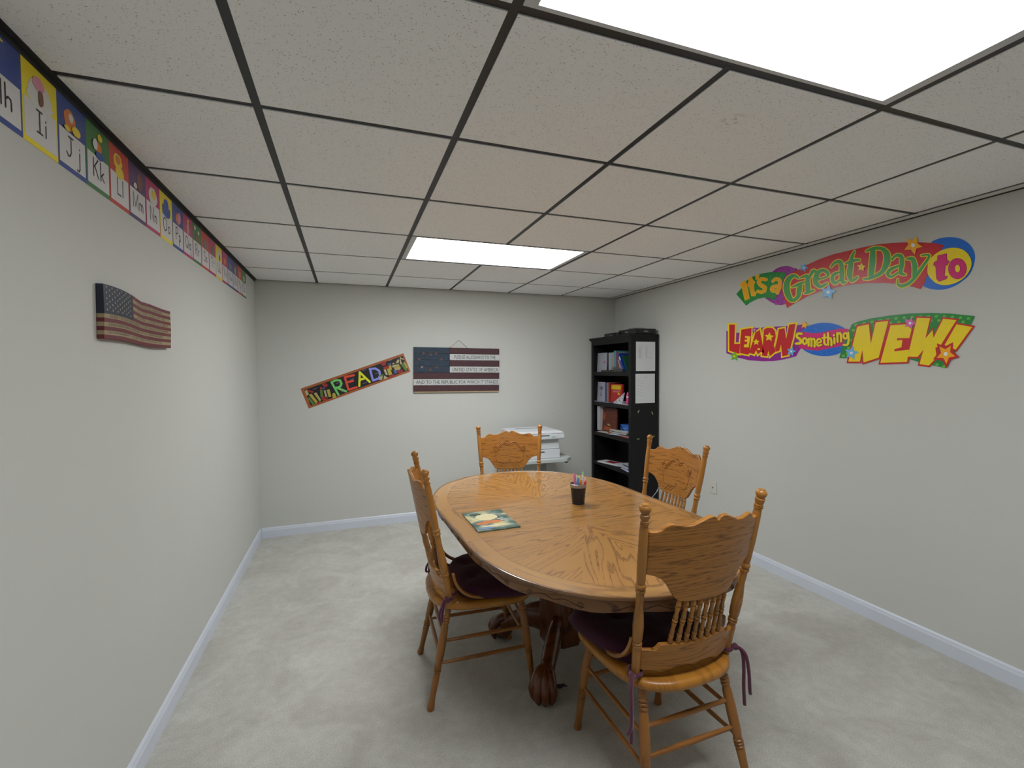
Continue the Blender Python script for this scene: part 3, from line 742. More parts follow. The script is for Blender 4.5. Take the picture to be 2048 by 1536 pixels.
for (px, py), ang, mt, lab in [((1277,823), 60, GT2, 'olive scrap of tape on the bookcase side, below the papers at left'), ((1304.5,826), -65, GT2, 'olive scrap of tape on the bookcase side, below the papers at right'), ((1276.5,878), 0, GT, 'green scrap of tape lower on the bookcase side'), ((1307,873), 20, GT, 'green scrap of tape on the bookcase side, beside the chair finial')]:
    p = on_y(px, py, PY); a = math.radians(ang)
    M = Matrix.Translation((0,0,0)) @ Matrix.Rotation(-a, 4, 'Y')
    o = MB().box((-.014,-.0006,-.005),(.014,.0006,.005), 0, M).build('tape_scrap', mt); o.location = p; tag(o, lab, 'tape', 'tape scraps on the bookcase')

# books etc. on the shelves; positions read on the plane just behind the front edge
BX = 3.335
def sp(px, py=None, X=BX): 
    v = on_x(px, 740 if py is None else py, X); return v
def book(y0, y1, z0, h, depth, col, label, lean=0, X=BX, group='books on the bookcase', name='book', pages=True, title=None):
    """upright book, spine towards the room (-x)"""
    if y0 > y1: y0, y1 = y1, y0
    t = y1-y0; r = empty(name, (X, (y0+y1)/2, z0))
    M = Matrix.Rotation(lean, 4, 'X')
    if lean: r.location.z += abs(math.sin(lean))*t/2
    col = tuple(v*.72 for v in col); c = .0018 if t > .008 else t*.25
    m = MB().box((0,-t/2,0),(.003,t/2,h),0,M).box((.003,-t/2,0),(depth,-t/2+c,h),0,M).box((.003,t/2-c,0),(depth,t/2,h),0,M)
    cm_ = mat('book_%s' % '_'.join('%02d' % int(v*99) for v in col), col, .4)
    m.build('cover', cm_, r)
    MB().box((.003,-t/2+c,.003),(depth-.004,t/2-c,h-.003),0,M).build('pages', PAPER, r)
    if title:
        MB().box((-.0006,-t*.3,h*title[0]),(-.0001,t*.3,h*title[1]),0,M).build('spine_label', mat('label_%s' % '_'.join('%02d' % int(v*99) for v in title[2]), title[2], .5), r)
    tag(r, label, 'book', group); return r
def face_book(px0, px1, zt, z0, col, label, X, thick=.006, deco=None, name='notebook', ang=0):
    a = sp(px0, 740, X); b = sp(px1, 740, X); a.y = min(a.y, 3.500); w = abs(a.y-b.y); r = empty(name, (X, (a.y+b.y)/2, z0), ang)
    h = zt-z0; M = Matrix.Rotation(.06, 4, 'Y'); col = tuple(v*.72 for v in col)
    MB().box((0,-w/2,0),(thick,w/2,h),0,M).build('cover', mat('face_%s' % '_'.join('%02d' % int(v*99) for v in col), col, .45), r)
    if deco:
        for dn, dc, shapes in deco:
            m = MB()
            for pts in shapes: m.plate([( -(x-.5)*w, y*h) for x, y in pts], -.0018, -.0008, lambda x, y, hh: M @ Vector((hh, x, y)))
            m.build(dn, mat('deco_%s' % '_'.join('%02d' % int(v*99) for v in dc), dc, .5), r)
    tag(r, label, 'book', 'books on the bookcase'); return r
Z1 = ZSH[0]; Z2 = ZSH[1]; Z3 = ZSH[2]; Z4 = ZSH[3]
# shelf 1
fl = [[(.78+.19*math.cos(a)*(.7+.3*math.cos(5*a)), .5+.10*math.sin(a)*(.7+.3*math.cos(5*a))) for a in [i*PI/15 for i in range(30)]]]
face_book(1190, 1212.5, Z1+.205, Z1+.0005, (.50,.53,.60), 'pale grey notebook with a pink flower facing out on the top shelf', BX, deco=[('flower', (.55,.12,.30), fl)])
sr = [(1212.5,1215.5,.205,(.02,.03,.05),'black thin book beside the flower notebook on the top shelf'),
      (1215.5,1219.5,.200,(.50,.52,.58),'pale grey book on the top shelf, left of the mint green one'),
      (1219.5,1222.8,.202,(.30,.50,.45),'mint green book on the top shelf'),
      (1222.8,1225.6,.200,(.55,.34,.38),'dusty pink book on the top shelf'),
      (1225.6,1230.0,.218,(.14,.36,.40),'tall teal book standing above the others on the top shelf'),
      (1230.0,1232.0,.195,(.22,.07,.25),'thin purple book on the top shelf'),
      (1232.0,1236.0,.195,(.24,.07,.02),'rust brown book on the top shelf'),
      (1236.0,1237.3,.195,(.60,.50,.38),'thin cream book on the top shelf')]
for a, b, h, c, lab in sr: book(sp(a).y, sp(b).y+.0006, Z1+.0005, h, .15, c, lab, X=BX+.012)
yb_ = sp(1243, 730).y
yb_ = sp(1254, 730).y
book(yb_, yb_+.026, Z1+.0015, .200, .14, (.012,.04,.36), 'blue book leaning at the right end of the top shelf', lean=-.52, X=3.308, title=(.62,.82,(.7,.72,.78)))
book(yb_-.0150, yb_-.0045, Z1+.0015, .185, .14, (.02,.12,.06), 'dark green book leaning behind the blue one on the top shelf', lean=-.52, X=3.33)
book(yb_+.040, yb_+.050, Z1+.0015, .135, .10, (.40,.41,.44), 'small grey booklet leaning under the blue book on the top shelf', lean=-.50, X=3.302)
def flat_thing(name, px0, px1, z0, h, d, X, col, label, cat='paper', ang=0, extra=None, group=None, sheets=0):
    a = sp(px0, 740, X).y; b = sp(px1, 740, X).y; w = abs(a-b); r = empty(name, (X+d/2, (a+b)/2, z0), ang)
    m = MB(); mt = mat('flat_%s' % '_'.join('%02d' % int(v*99) for v in col), col, .5, var=.1, vscale=40)
    if sheets:
        rn = random.Random(int(px0*7+px1)); dz = h/sheets; ry = math.radians(-3)
        for k in range(sheets):
            M = Matrix.Translation((rn.uniform(-.006,.006), rn.uniform(-.01,.01), dz*k+.005)) @ Matrix.Rotation(rn.uniform(-.22,.22), 4, 'Z')
            sw = w*rn.uniform(.30,.40); sd = d*rn.uniform(.34,.42); n = 7
            for z_ in (0,):
                rows_ = [[M @ Vector((-sd+2*sd*p/4, -sw+2*sw*q/n, .0035*math.sin(q*.9+k*2)*(p/4) + (.004*max(0, q-n+2) if k % 2 else 0))) for q in range(n+1)] for p in range(5)]
                up = [[v+Vector((0,0,dz*.45)) for v in rr_] for rr_ in rows_]
                m.quadgrid(rows_, False); m.quadgrid(up, False)
                m.quadgrid([rows_[0], up[0]], False)
    else: m.box((-d/2,-w/2,0),(d/2,w/2,h))
    m.build('body', mt, r)
    if extra:
        m = MB(); 
        for (x0,x1,y0,y1) in extra[1]: m.box((-d/2+d*x0,-w/2+w*y0,h),(-d/2+d*x1,-w/2+w*y1,h+.0008))
        m.build(extra[0], mat('flatx_%s' % '_'.join('%02d' % int(v*99) for v in extra[2]), extra[2], .5), r)
    tag(r, label, cat, group); return r
flat_thing('book', 1202, 1221, Z1+.0005, .018, .045, 3.295, (.03,.025,.02), 'small dark brown book lying flat on the top shelf', 'book')
flat_thing('paper_pile', 1220, 1240, Z1+.0005, .045, .07, 3.296, (.17,.16,.16), 'crumpled dark grey papers on the top shelf', 'papers', ang=.2, sheets=6)
flat_thing('desk_box', 1237, 1246, Z1+.0005, .028, .05, 3.292, (.03,.03,.05), 'small black box on the top shelf, under the blue book', 'box', ang=-.1)
# shelf 2
fg = [[(.5+.3*math.cos(a)*(.7+.3*math.cos(7*a)), .68+.13*math.sin(a)*(.7+.3*math.cos(5*a))) for a in [i*PI/16 for i in range(32)]], [(.47,.3),(.53,.3),(.54,.56),(.46,.56)], [(.42,.26),(.58,.26),(.58,.34),(.42,.34)]]
face_book(1190, 1209, Z2+.21, Z2+.004, (.50,.52,.62), 'pale notebook with a grey tree drawing facing out on the second shelf', BX, deco=[('drawing', (.16,.16,.20), fg)])
for a, b, h, c, lab in [(1209,1211.2,.205,(.06,.08,.20),'navy book on the second shelf, beside the tree notebook'),(1211.2,1213,.2,(.10,.12,.26),'slate blue thin book on the second shelf'),(1213,1216,.205,(.45,.26,.22),'tan pink book on the second shelf'),(1216,1218.5,.2,(.30,.03,.02),'dark red spine on the second shelf, behind the red and yellow book')]:
    book(sp(a).y, sp(b).y+.0006, Z2+.003, h, .15, c, lab, lean=.0, X=BX+.006)
rb = face_book(1218.5, 1243, Z2+.195, Z2+.008, (.55,.02,.015), 'red book with a yellow title block facing out on the second shelf', BX+.01, thick=.02,
          deco=[('title_block', (.60,.42,.0), [[(.12,.70),(.88,.70),(.90,.93),(.14,.93)], [(.66,.42),(.82,.40),(.84,.52),(.70,.53)]]), ('title_text', (.6,.3,.35), [[(.25,.60),(.85,.60),(.85,.63),(.25,.63)], [(.25,.55),(.75,.55),(.75,.57),(.25,.57)]])])
fr_ = empty('patterned_card', (3.30, sp(1235, 800, 3.30).y, Z2+.004), 0)
tri = MB().plate([(.085,0),(-.075,.110),(-.082,.0)], 0, .003, lambda x, y, h: (h+y*.3, x, y)); tri.build('card', mat('check_card', (.55,.55,.6), .5), fr_)
ck = MB(); rnd = random.Random(5)
for i in range(60):
    x = rnd.uniform(-.075,.065); yy = rnd.uniform(.004,.10)
    if yy < (0.085-x)/.16*.110-.014: ck.plate([(x,yy),(x+.007,yy+.003),(x+.005,yy+.009),(x-.002,yy+.006)], -.0008, -.0002, lambda x, y, h: (h+y*.3, x, y))
ck.build('checks', INK, fr_); tag(fr_, 'black and white patterned card leaning on the red book', 'card')
flat_thing('paper_pile', 1224, 1252, Z2+.0005, .024, .11, 3.300, (.58,.61,.68), 'white papers spread on the second shelf below the patterned card', 'papers', ang=.1, sheets=5)
flat_thing('paper_sheet', 1225, 1256, Z2+.0005, .002, .05, 3.286, (.68,.70,.76), 'loose white sheet on top of the papers on the second shelf', 'paper', ang=-.10, extra=('dark_print', [(.5,.7,.1,.3)], (.12,.02,.03)))
flat_thing('folder', 1187, 1216, Z2+.0005, .0025, .12, 3.288, (.32,.34,.40), 'grey folder lying under the notebooks on the second shelf', 'folder')
gl = empty('glue_bottle', (3.312, sp(1255.5, 800, 3.312).y, Z2+.0105))
MB().lathe((0,0,0),(0,0,.060),[(0,.012),(.05,.0155),(.95,.0155),(1,.014)],16).build('body', mat('hot_pink', (.60,.03,.19), .35), gl, smooth=True)
MB().lathe((0,0,.0601),(0,0,.073),[(0,.0145),(1,.0145)],16).build('collar', mat('white_collar', (.75,.75,.78), .4), gl, smooth=True)
MB().lathe((0,0,.0731),(0,0,.115),[(0,.014),(.4,.012),(.8,.007),(1,.003)],16).build('cap', mat('hot_pink', (.75,.04,.25), .35), gl, smooth=True)
tag(gl, 'hot pink bottle with a white collar at the right end of the second shelf', 'bottle')
# shelf 3
book(sp(1197.5).y, sp(1202.5).y, Z3+.012, .262, .20, (.66,.67,.68), 'tall white binder standing on the third shelf', X=3.315, name='binder')
face_book(1203.5, 1232, Z3+.262, Z3+.012, (.16,.028,.012), 'large dark red picture book facing out on the third shelf', BX+.01, thick=.015,
          deco=[('swirls', (.32,.07,.02), [[(.05,.5),(.2,.45),(.25,.7),(.12,.8)], [(.1,.05),(.8,.03),(.75,.18),(.2,.22)]]), ('emblem', (.38,.28,.10), [[(.35,.28),(.55,.24),(.6,.3),(.42,.34)]])])
bb = flat_thing('box', 1241, 1261, Z3+.0005, .105, .10, 3.395, (.035,.14,.50), 'bright blue box at the right end of the third shelf', 'box')
MB().box((-.0508,-.03,.065),(-.0502,.05,.070)).build('stripe', mat('pale_blue', (.25,.42,.62), .5), bb)
book(sp(1242).y-.012, sp(1242).y, Z3+.0015, .150, .08, (.02,.04,.20), 'navy booklet leaning to the left of the blue box on the third shelf', lean=-.9, X=3.395)
flat_thing('magazine', 1196, 1212, Z3+.0005, .007, .12, 3.290, (.52,.45,.40), 'tan magazine on the left of the third shelf', 'magazine', ang=.2)
flat_thing('magazine', 1213, 1226, Z3+.0005, .011, .10, 3.300, (.38,.11,.04), 'brown orange magazine in the third shelf pile', 'magazine', ang=-.35)
flat_thing('paper_pile', 1214, 1258, Z3+.012, .034, .088, 3.298, (.60,.60,.57), 'white papers heaped before the blue box on the third shelf', 'papers', ang=.08, sheets=7)
flat_thing('paper_sheet', 1219, 1244, Z3+.0105, .0012, .07, 3.280, (.60,.68,.82), 'bluish white sheet hanging over the edge of the third shelf', 'paper', ang=.35)
flat_thing('booklet', 1234, 1259, Z3+.0005, .010, .06, 3.304, (.45,.07,.05), 'red booklet with a pale strip at the right front of the third shelf', 'booklet', extra=('pale_strip', [(.0,.6,.05,.5)], (.62,.5,.48)))
# shelf 4
flat_thing('paper_pile', 1199, 1232, Z4+.0005, .012, .13, 3.290, (.66,.70,.72), 'white magazines with a red cover on the fourth shelf', 'magazines', ang=.25, extra=('red_cover', [(.18,.9,.25,.75)], (.30,.02,.03)))
flat_thing('magazine', 1226, 1258, Z4+.0135, .004, .15, 3.31, (.55,.57,.62), 'grey white magazine with dark print on the fourth shelf', 'magazine', ang=-.15, extra=('dark_print', [(.3,.45,.2,.7),(.6,.8,.1,.5)], (.05,.05,.10)))
flat_thing('paper_sheet', 1238, 1260, Z4+.0005, .003, .10, 3.285, (.62,.66,.85), 'white sheet at the right front of the fourth shelf', 'paper', ang=-.2)
# on top of the bookcase
ZC = 1.8065
def topbox(name, px0, px1, h, X, d, col, label, cat):
    a = on_x(px0, 665, X).y; b = on_x(px1, 665, X).y; r = empty(name, (X+d/2, (a+b)/2, ZC)); w = abs(a-b)
    MB().box((-d/2,-w/2,0),(d/2,w/2,h)).build('body', mat('black_device', col, .4), r, bevel=.002); tag(r, label, cat); return r, w
r, w_ = topbox('black_box', 1208.5, 1228.5, .038, 3.33, .14, (.012,.012,.014), 'small black box on top of the bookcase, at the left', 'box')
MB().box((-.071,-.05,.010),(-.0702,.0,.016)).build('label_strip', mat('grey_label', (.2,.2,.22), .5), r)
topbox('speaker_box', 1231, 1237, .034, 3.31, .08, (.012,.012,.014), 'short black box between its neighbours on top of the bookcase', 'box')
dp = empty('disc_player', (3.455, 2.93, ZC)); 
MB().box((-.115,-.145,.004),(.115,.145,.052)).build('body', mat('black_device', (.012,.012,.014), .4), dp, bevel=.002)
m = MB()
for a in (-1,1):
    for b in (-1,1): m.box((a*.09-.01,b*.12-.01,0),(a*.09+.01,b*.12+.01,.004))
m.build('feet', BLK, dp)
MB().box((-.02,-.1458,.022),(.03,-.1452,.030)).box((-.1158,-.02,.022),(-.1152,.03,.030)).build('display', mat('display_grey', (.35,.34,.36), .4), dp)
tag(dp, 'flat black disc player on top of the bookcase', 'disc player')
td = empty('plastic_tray', (3.455, 2.93, ZC+.0525))
MB().quadgrid([ngon(.085,28,0), ngon(.095,28,.004), ngon(.075,28,.014), ngon(.02,28,.017)], True, 0, True).build('dish', mat('silver_plastic', (.45,.48,.54), .25, metal=.3), td, smooth=True)
tag(td, 'round silver dish resting on the disc player', 'dish')
MBt = MB().box((-.05,-.15,0),(.05,.15,.002)); o = MBt.build('black_folder', BLK); o.location = (3.33, 3.36, ZC); tag(o, 'thin black folder lying at the left end of the bookcase top', 'folder')

# ------------------------------------------------------------------ printer on its stand
stand = empty('printer_stand', (2.48, 3.25, 0)); tag(stand, 'pale grey printer stand against the back wall behind the table', 'stand')
GREYST = mat('pale_grey_laminate', (.50,.55,.55), .45); GREYM = mat('grey_stand_metal', (.22,.24,.25), .5)
MB().plate([(-.32,-.255),(.24,-.255),(.31,-.19),(.31,.25),(-.32,.25)], .588, .620, lambda x, y, h: (x, y, h)).build('top_board', GREYST, stand, bevel=.003)
for x in (-.22, .10): 
    MB().box((x-.02,-.03,.05),(x+.02,.03,.588)).build('upright', GREYM, stand)
MB().box((-.24,-.20,.02),(-.20,.20,.05)).box((.08,-.20,.02),(.12,.20,.05)).box((-.2,-.02,.25),(.08,.0,.32)).build('base_frame', GREYM, stand)
for x in (-.22, .10):
    for y in (-.18, .18): MB().lathe((x-.015,y,.018),(x+.015,y,.018),[(0,.015),(.1,.018),(.9,.018),(1,.015)],14).build('caster', BLK, stand, smooth=True)
MB().lathe((.245,-.22,.572),(.245,-.22,.588),[(0,.014),(.3,.018),(1,.018)],14).build('knob', BLK, stand, smooth=True)
pr = empty('printer', (2.445, 3.25, .6205)); tag(pr, 'white laser printer on the pale grey stand', 'printer')
MB().box((-.205,-.205,.0),(.222,.20,.085)).build('paper_drawer', PLASTIC, pr, bevel=.005)
MB().box((-.20,-.200,.088),(.218,.20,.182)).build('body', PLASTIC, pr, bevel=.006)
MB().box((-.10,-.2012,.060),(.06,-.2050,.070)).build('drawer_handle', PLASTIC2, pr)
MB().box((-.18,-.2005,.150),(.20,-.2020,.180)).build('output_slot', PLASTIC2, pr)
m = MB().quadgrid([[(-.235,-.225,z0),(.255,-.225,z0),(.255,.215,z0),(-.235,.215,z0)] for z0 in (.184,)] + [[(-.240,-.232,.192),(.260,-.232,.192),(.260,.22,.192),(-.240,.22,.192)], [(-.240,-.228,.236),(.260,-.228,.236),(.260,.22,.236),(-.240,.22,.236)]], True, 0, True)
m.build('scanner_bed', PLASTIC, pr, bevel=.006)
MB().box((-.20,-.2335,.222),(.10,-.2300,.228)).build('control_panel', INK, pr)
MB().box((.12,-.2338,.205),(.16,-.2310,.218)).build('buttons', mat('pale_green_buttons', (.45,.62,.60), .4), pr)
m = MB().quadgrid([[(-.236,-.222,.239),(.252,-.222,.239),(.252,.215,.239),(-.236,.215,.239)], [(-.232,-.218,.254),(.248,-.218,.254),(.248,.212,.254),(-.232,.212,.254)], [(-.205,-.19,.264),(.220,-.19,.264),(.220,.18,.264),(-.205,.18,.264)]], True, 0, True)
m.build('scanner_lid', PLASTIC, pr, bevel=.003)
MB().box((-.14,.045,.2635),(.14,.057,.2652)).build('lid_slot', INK, pr)
# ------------------------------------------------------------------ small wall things
p = on_x(1427, 975, XR); ol = empty('outlet_plate', (XR, p.y, .477))
MB().box((-.006,-.038,-.05),(-.0005,.038,.05)).build('plate', mat('ivory_plate', (.62,.61,.56), .4), ol, bevel=.003)
MB().lathe((-.006,0,0),(-.014,0,0),[(0,.006),(1,.0045)],10).build('connector', mat('socket_metal', (.3,.28,.22), .35, metal=.7), ol, smooth=True)
tag(ol, 'ivory wall plate low on the right wall beside a chair back', 'wall plate')
p = on_y(1106, 827, YB); nl = MB().lathe((0,0,0),(0,-.008,0),[(0,.002),(.8,.002),(.8,.004),(1,.004)],8).build('wall_nail', mat('nail_metal', (.25,.25,.25), .4, metal=.6)); nl.location = p; tag(nl, 'small nail in the back wall above the printer', 'nail')
cpts = [on_y(1311,986,2.70), on_y(1305,994,2.70)]
cb = MB().tube([(3.592,2.70,.42),(3.57,2.70,.36), (3.52,2.70,.30)] + [tuple(on_y(1316.5,980,2.70)), tuple(on_y(1305,994,2.70)), (3.36,2.70,.16), (3.30,2.71,.06), (3.28,2.72,.005), (3.0,2.75,.005)], .0035, 8).build('power_cord', mat('grey_cord', (.42,.42,.44), .5), smooth=True)
tag(cb, 'thin grey cord hanging beside the bookcase foot', 'cord')
p = on_z(1122, 1373, 0)
sm = MB(); 
sm.plate([(-.034,-.004),(-.02,-.012),(.0,-.013),(.012,-.006),(.030,-.004),(.010,.002),(.018,.010),(.0,.010),(-.012,.012),(-.03,.006)], .0015, .006, lambda x, y, h: (x, y, h+.004*math.sin(x*90)))
o = sm.build('fabric_scrap', mat('black_scrap', (.008,.008,.010), .7)); o.location = (p.x, p.y, 0); o.rotation_euler = (0,0,-.35); tag(o, 'small black scrap on the carpet beside the table foot', 'scrap')

# ------------------------------------------------------------------ flat graphics on walls
class Art:
    """coloured cut shapes on a wall plane; T maps a drawing coordinate to (a, b) on the wall"""
    def __init__(s, fn): s.fn = fn    # fn(x, y, lift) -> 3-D
    def poly(s, m, pts, l0, l1): m.plate(pts, l0, l1, s.fn)
def earclip_ok(p): return p
_SK = [0]
def strokes(m, fn, pts, wd, lift, extra=0):
    """thick poly-line as one mitred ribbon with round ends; lift: distance off the wall"""
    ws = list(wd) if isinstance(wd, (list, tuple)) else [wd]*len(pts)
    P = [Vector(pts[0])]; W = [ws[0]/2+extra]
    for p, w_ in zip(pts[1:], ws[1:]):
        if (Vector(p)-P[-1]).length > 1e-7: P.append(Vector(p)); W.append(w_/2+extra)
    _SK[0] = (_SK[0]+1) % 14; lift = lift + _SK[0]*.00002
    if len(P) == 1:
        k = len(m.v); m.v += [tuple(fn(P[0].x+W[0]*math.cos(2*PI*j/14), P[0].y+W[0]*math.sin(2*PI*j/14), lift)) for j in range(14)]; m.f.append(tuple(range(k, k+14))); m.mi.append(0); return
    n = len(P); closed = (P[0]-P[-1]).length < 1e-6 and n > 3
    Lf = []; Rt = []
    for i in range(n):
        a = P[i-1] if i > 0 else (P[-2] if closed else None); b = P[i+1] if i < n-1 else (P[1] if closed else None)
        d1 = (P[i]-a).normalized() if a is not None else None; d2 = (b-P[i]).normalized() if b is not None else None
        d1 = d1 if d1 is not None else d2; d2 = d2 if d2 is not None else d1
        n1 = Vector((-d1.y, d1.x)); n2 = Vector((-d2.y, d2.x)); q = n1+n2
        q = q.normalized() if q.length > .05 else n1
        q = q*(W[i]/max(.42, q.dot(n1)))
        Lf.append(P[i]+q); Rt.append(P[i]-q)
    for i in range(n-1):     # every piece a hair above the one before, so tight bends do not lie in one plane
        k = len(m.v); li = lift + (i % 20)*.000012
        m.v += [tuple(fn(p.x, p.y, li)) for p in (Lf[i], Rt[i], Rt[i+1], Lf[i+1])]; m.f.append((k, k+1, k+2, k+3)); m.mi.append(0)
    if not closed:
        for e, (c, o, w_) in enumerate(((P[0], P[1], W[0]), (P[-1], P[-2], W[-1]))):
            d = (c-o).normalized(); t0 = math.atan2(d.y, d.x)-PI/2; q = len(m.v)
            m.v += [tuple(fn(c.x+w_*math.cos(t0+PI*j/8), c.y+w_*math.sin(t0+PI*j/8), lift)) for j in range(9)]; m.f.append(tuple(range(q, q+9))); m.mi.append(0)
def smooth_pts(pts, ws, k=4):
    P = [Vector(p) for p in pts]; out = []; wo = []
    for i in range(len(P)-1):
        p0, p1, p2, p3 = P[max(i-1,0)], P[i], P[i+1], P[min(i+2,len(P)-1)]
        for s_ in range(k):
            u = s_/k; out.append(tuple(.5*((2*p1)+(p2-p0)*u+(2*p0-5*p1+4*p2-p3)*u*u+(3*p1-p0-3*p2+p3)*u**3))); wo.append(ws[i]+(ws[i+1]-ws[i])*u)
    out.append(tuple(P[-1])); wo.append(ws[-1]); return out, wo
def outline_poly(m, fn, pts, ex, lift):
    strokes(m, fn, list(pts)+[pts[0]], ex*2, lift)
    m.plate(pts, lift-.0003, lift-.0001, fn)
def star(cx, cy, r, rot=0, inner=.48): return [(cx+(r if i % 2 == 0 else r*inner)*math.sin(PI*i/5+rot), cy-(r if i % 2 == 0 else r*inner)*math.cos(PI*i/5+rot)) for i in range(10)]
def C(name, *rgb): return mat('print_'+name, srgb(*rgb), .32, var=.06, vscale=30)
RED = C('red', 205,30,38); YEL = C('yellow', 250,222,15); GRN = C('green', 60,160,70); DGRN = C('deep_green', 25,140,60); LGRN = C('light_green', 110,190,60); BLU = C('blue', 10,110,215); PUR = C('purple', 150,30,150); DPUR = C('light_purple', 185,75,185); MAG = C('magenta', 220,25,120); ORA = C('orange', 255,180,20); SKY = C('sky', 110,185,240); PNK = C('pink', 225,110,190); WHT = C('white', 240,240,245); DBL = C('spot_blue', 40,140,230)

ZS_ = .13184
def make_banner(name, label, zone):
    r = empty(name, zone); rloc = Vector(zone)
    def wall(ox, oy, sc):
        def fn(x, y, lift):
            v = on_x(ox+x*sc, oy+y*sc, XR); v.x = XR-lift; return v-rloc
        return fn
    tag(r, label, 'banner'); return r, wall
c0 = on_x(1710, 545, XR); c0.x = XR
b1, wl = make_banner('wall_banner', 'upper colourful cut-out banner reading It\'s a Great Day to, on the right wall', c0)
z2 = wl(1430, 465, ZS_); z3 = wl(1690, 465, ZS_)
D = 260/ZS_
def sm_(pts, k=3):
    P = list(pts)+[pts[0]]; o, _ = smooth_pts(P, [1]*len(P), k); return o[:-1]
def piece(parent, nm, mt, fn, pts, l0, l1): MB().plate(pts, l0, l1, fn).build(nm, mt, parent)
piece(b1, 'blue_oval', BLU, z3, sm_([(1330,130),(1450,85),(1600,70),(1740,90),(1850,145),(1930,230),(1970,330),(1970,420),(1940,540),(1880,650),(1780,740),(1650,820),(1500,865),(1350,865),(1250,840),(1190,800),(1150,600),(1200,300)]), .0003, .0012)
piece(b1, 'purple_disc', PUR, z2, sm_([(870,595),(960,535),(1090,508),(1200,540),(1260,570),(1300,800),(1180,1040),(1070,1085),(980,1100),(880,1070),(800,1020),(760,980),(740,800),(790,680)]), .0003, .0012)
m = MB()
for cx, cy, rr in [(960,1040,40),(880,1010,30),(1000,960,28),(1120,570,38),(1040,560,26),(1180,560,22),(980,600,25),(1060,1050,20),(930,1080,20)]:
    strokes(m, z2, [(cx+rr*math.cos(a), cy+rr*math.sin(a)) for a in [i*PI/8 for i in range(17)]], 8, .0014)
m.build('purple_rings', DPUR, b1)
red = [(1095,1145),(1070,1060),(1030,960),(1010,820),(1060,690),(1150,620),(1300,550),(1400,490),(1600,400),(1800,330)] + [(x+D, y) for x, y in [(0,290),(250,230),(500,180),(700,160),(900,150),(1150,150),(1350,160),(1500,190),(1470,250),(1250,650),(1200,790),(1150,860),(1050,830),(960,810),(780,780),(600,765),(350,765),(150,785),(0,805)]] + [(1800,840),(1600,890),(1400,970),(1200,1080)]
piece(b1, 'red_band', RED, z2, red, .0013, .0020)
gb = [(325,935),(400,850),(450,750),(560,680),(700,625),(850,600),(960,600),(1060,605),(1080,630),(1030,730),(960,900),(905,1025),(830,1000),(750,985),(640,1010),(540,1060),(475,1110)]
piece(b1, 'green_band', DGRN, z2, gb, .0016, .0024)
m = MB()
for i in range(16):
    u = i/15; xt = 420+640*u; yt = 790-185*math.sin(min(1,u*1.25)*PI/2); xb = 470+430*u; yb = 1090-100*math.sin(u*PI*.62)
    strokes(m, z2, [(xt+6,yt+30),(xb,yb-12)], 9 if i % 2 else 16, .0026)
m.build('green_stripes', GRN, b1)
def word(parent, nm, fn, glyphs, fill, line, ex, l, hi=None):
    """glyphs: list of ('p', points) or ('s', [(x,y,w)...])"""
    mo = MB(); mf = MB()
    for g in glyphs:
        if g[0] == 'p': outline_poly(mo, fn, g[1], ex, l); mf.plate(g[1], l+.0007, l+.0010, fn)
        else:
            pts, ws = smooth_pts([(a, b) for a, b, c in g[1]], [c for a, b, c in g[1]], 5)
            strokes(mo, fn, pts, ws, l, ex); strokes(mf, fn, pts, ws, l+.0008)
    if line: mo.build(nm+'_outline', line, parent)
    return mf.build(nm, fill, parent)
its = [('p',[(380,790),(455,730),(480,770),(525,1000),(460,1025),(415,830)]), ('p',[(500,800),(520,740),(510,710),(560,665),(575,720),(610,750),(590,800),(600,900),(635,910),(610,960),(560,960),(530,830)]),
       ('p',[(620,650),(675,645),(655,700),(625,715)]), ('s',[(780,715,40),(710,705,45),(670,750,50),(700,800,50),(755,830,55),(750,885,50),(700,905,40),(655,890,35)]),
       ('s',[(880,740,35),(930,705,40),(985,730,50),(985,820,50),(950,915,45)]), ('s',[(960,810,40),(890,825,45),(865,860,45),(890,890,40),(945,870,40)])]
word(b1, 'its_a_lettering', z2, its, ORA, YEL, 6, .0028)
great = [('s',[(1270,690,30),(1200,655,50),(1115,720,80),(1090,850,95),(1130,980,85),(1190,1030,50),(1265,970,60),(1285,860,85),(1310,790,40)]), ('s',[(1170,830,16),(1280,785,50),(1370,750,18)]),
         ('s',[(1300,690,18),(1390,655,40)]), ('s',[(1405,665,50),(1410,780,75),(1415,880,75)]), ('s',[(1360,925,22),(1420,905,50),(1500,880,30)]), ('s',[(1430,700,30),(1490,590,55),(1545,600,35)]),
         ('s',[(1520,730,26),(1710,665,26),(1700,600,55),(1620,575,45),(1545,650,75),(1535,760,80),(1610,822,50),(1710,770,30)]),
         ('s',[(1765,520,26),(1830,455,40),(1905,450,60),(1930,560,70),(1930,700,75),(1950,765,40),(1995,745,24)]), ('s',[(1900,600,26),(1810,640,50),(1785,715,60),(1830,770,45),(1900,720,30)]),
         ('s',[(150+D,285,18),(110+D,380,50),(90+D,500,80),(75+D,640,85),(110+D,735,40),(195+D,680,34)]), ('s',[(15+D,470,26),(120+D,430,46),(222+D,415,34)])]
word(b1, 'great_lettering', z2, great, GRN, YEL, 13, .0024)
day = [('s',[(430,290,80),(420,450,95),(400,640,85)]), ('s',[(325,285,20),(430,245,50),(560,245,50),(635,320,95),(640,450,105),(565,600,60),(400,690,45),(290,705,26)]),
       ('s',[(722,405,34),(780,350,40),(855,365,65),(870,470,70),(850,610,60),(925,640,20)]), ('s',[(840,500,26),(700,560,50),(655,630,55),(710,672,36),(810,610,26)]),
       ('s',[(945,400,26),(1030,405,70),(1065,520,80),(1055,660,60)]), ('s',[(1165,350,20),(1285,355,34),(1155,560,50),(1050,700,50),(960,780,50),(860,812,50),(808,780,36),(805,710,18)])]
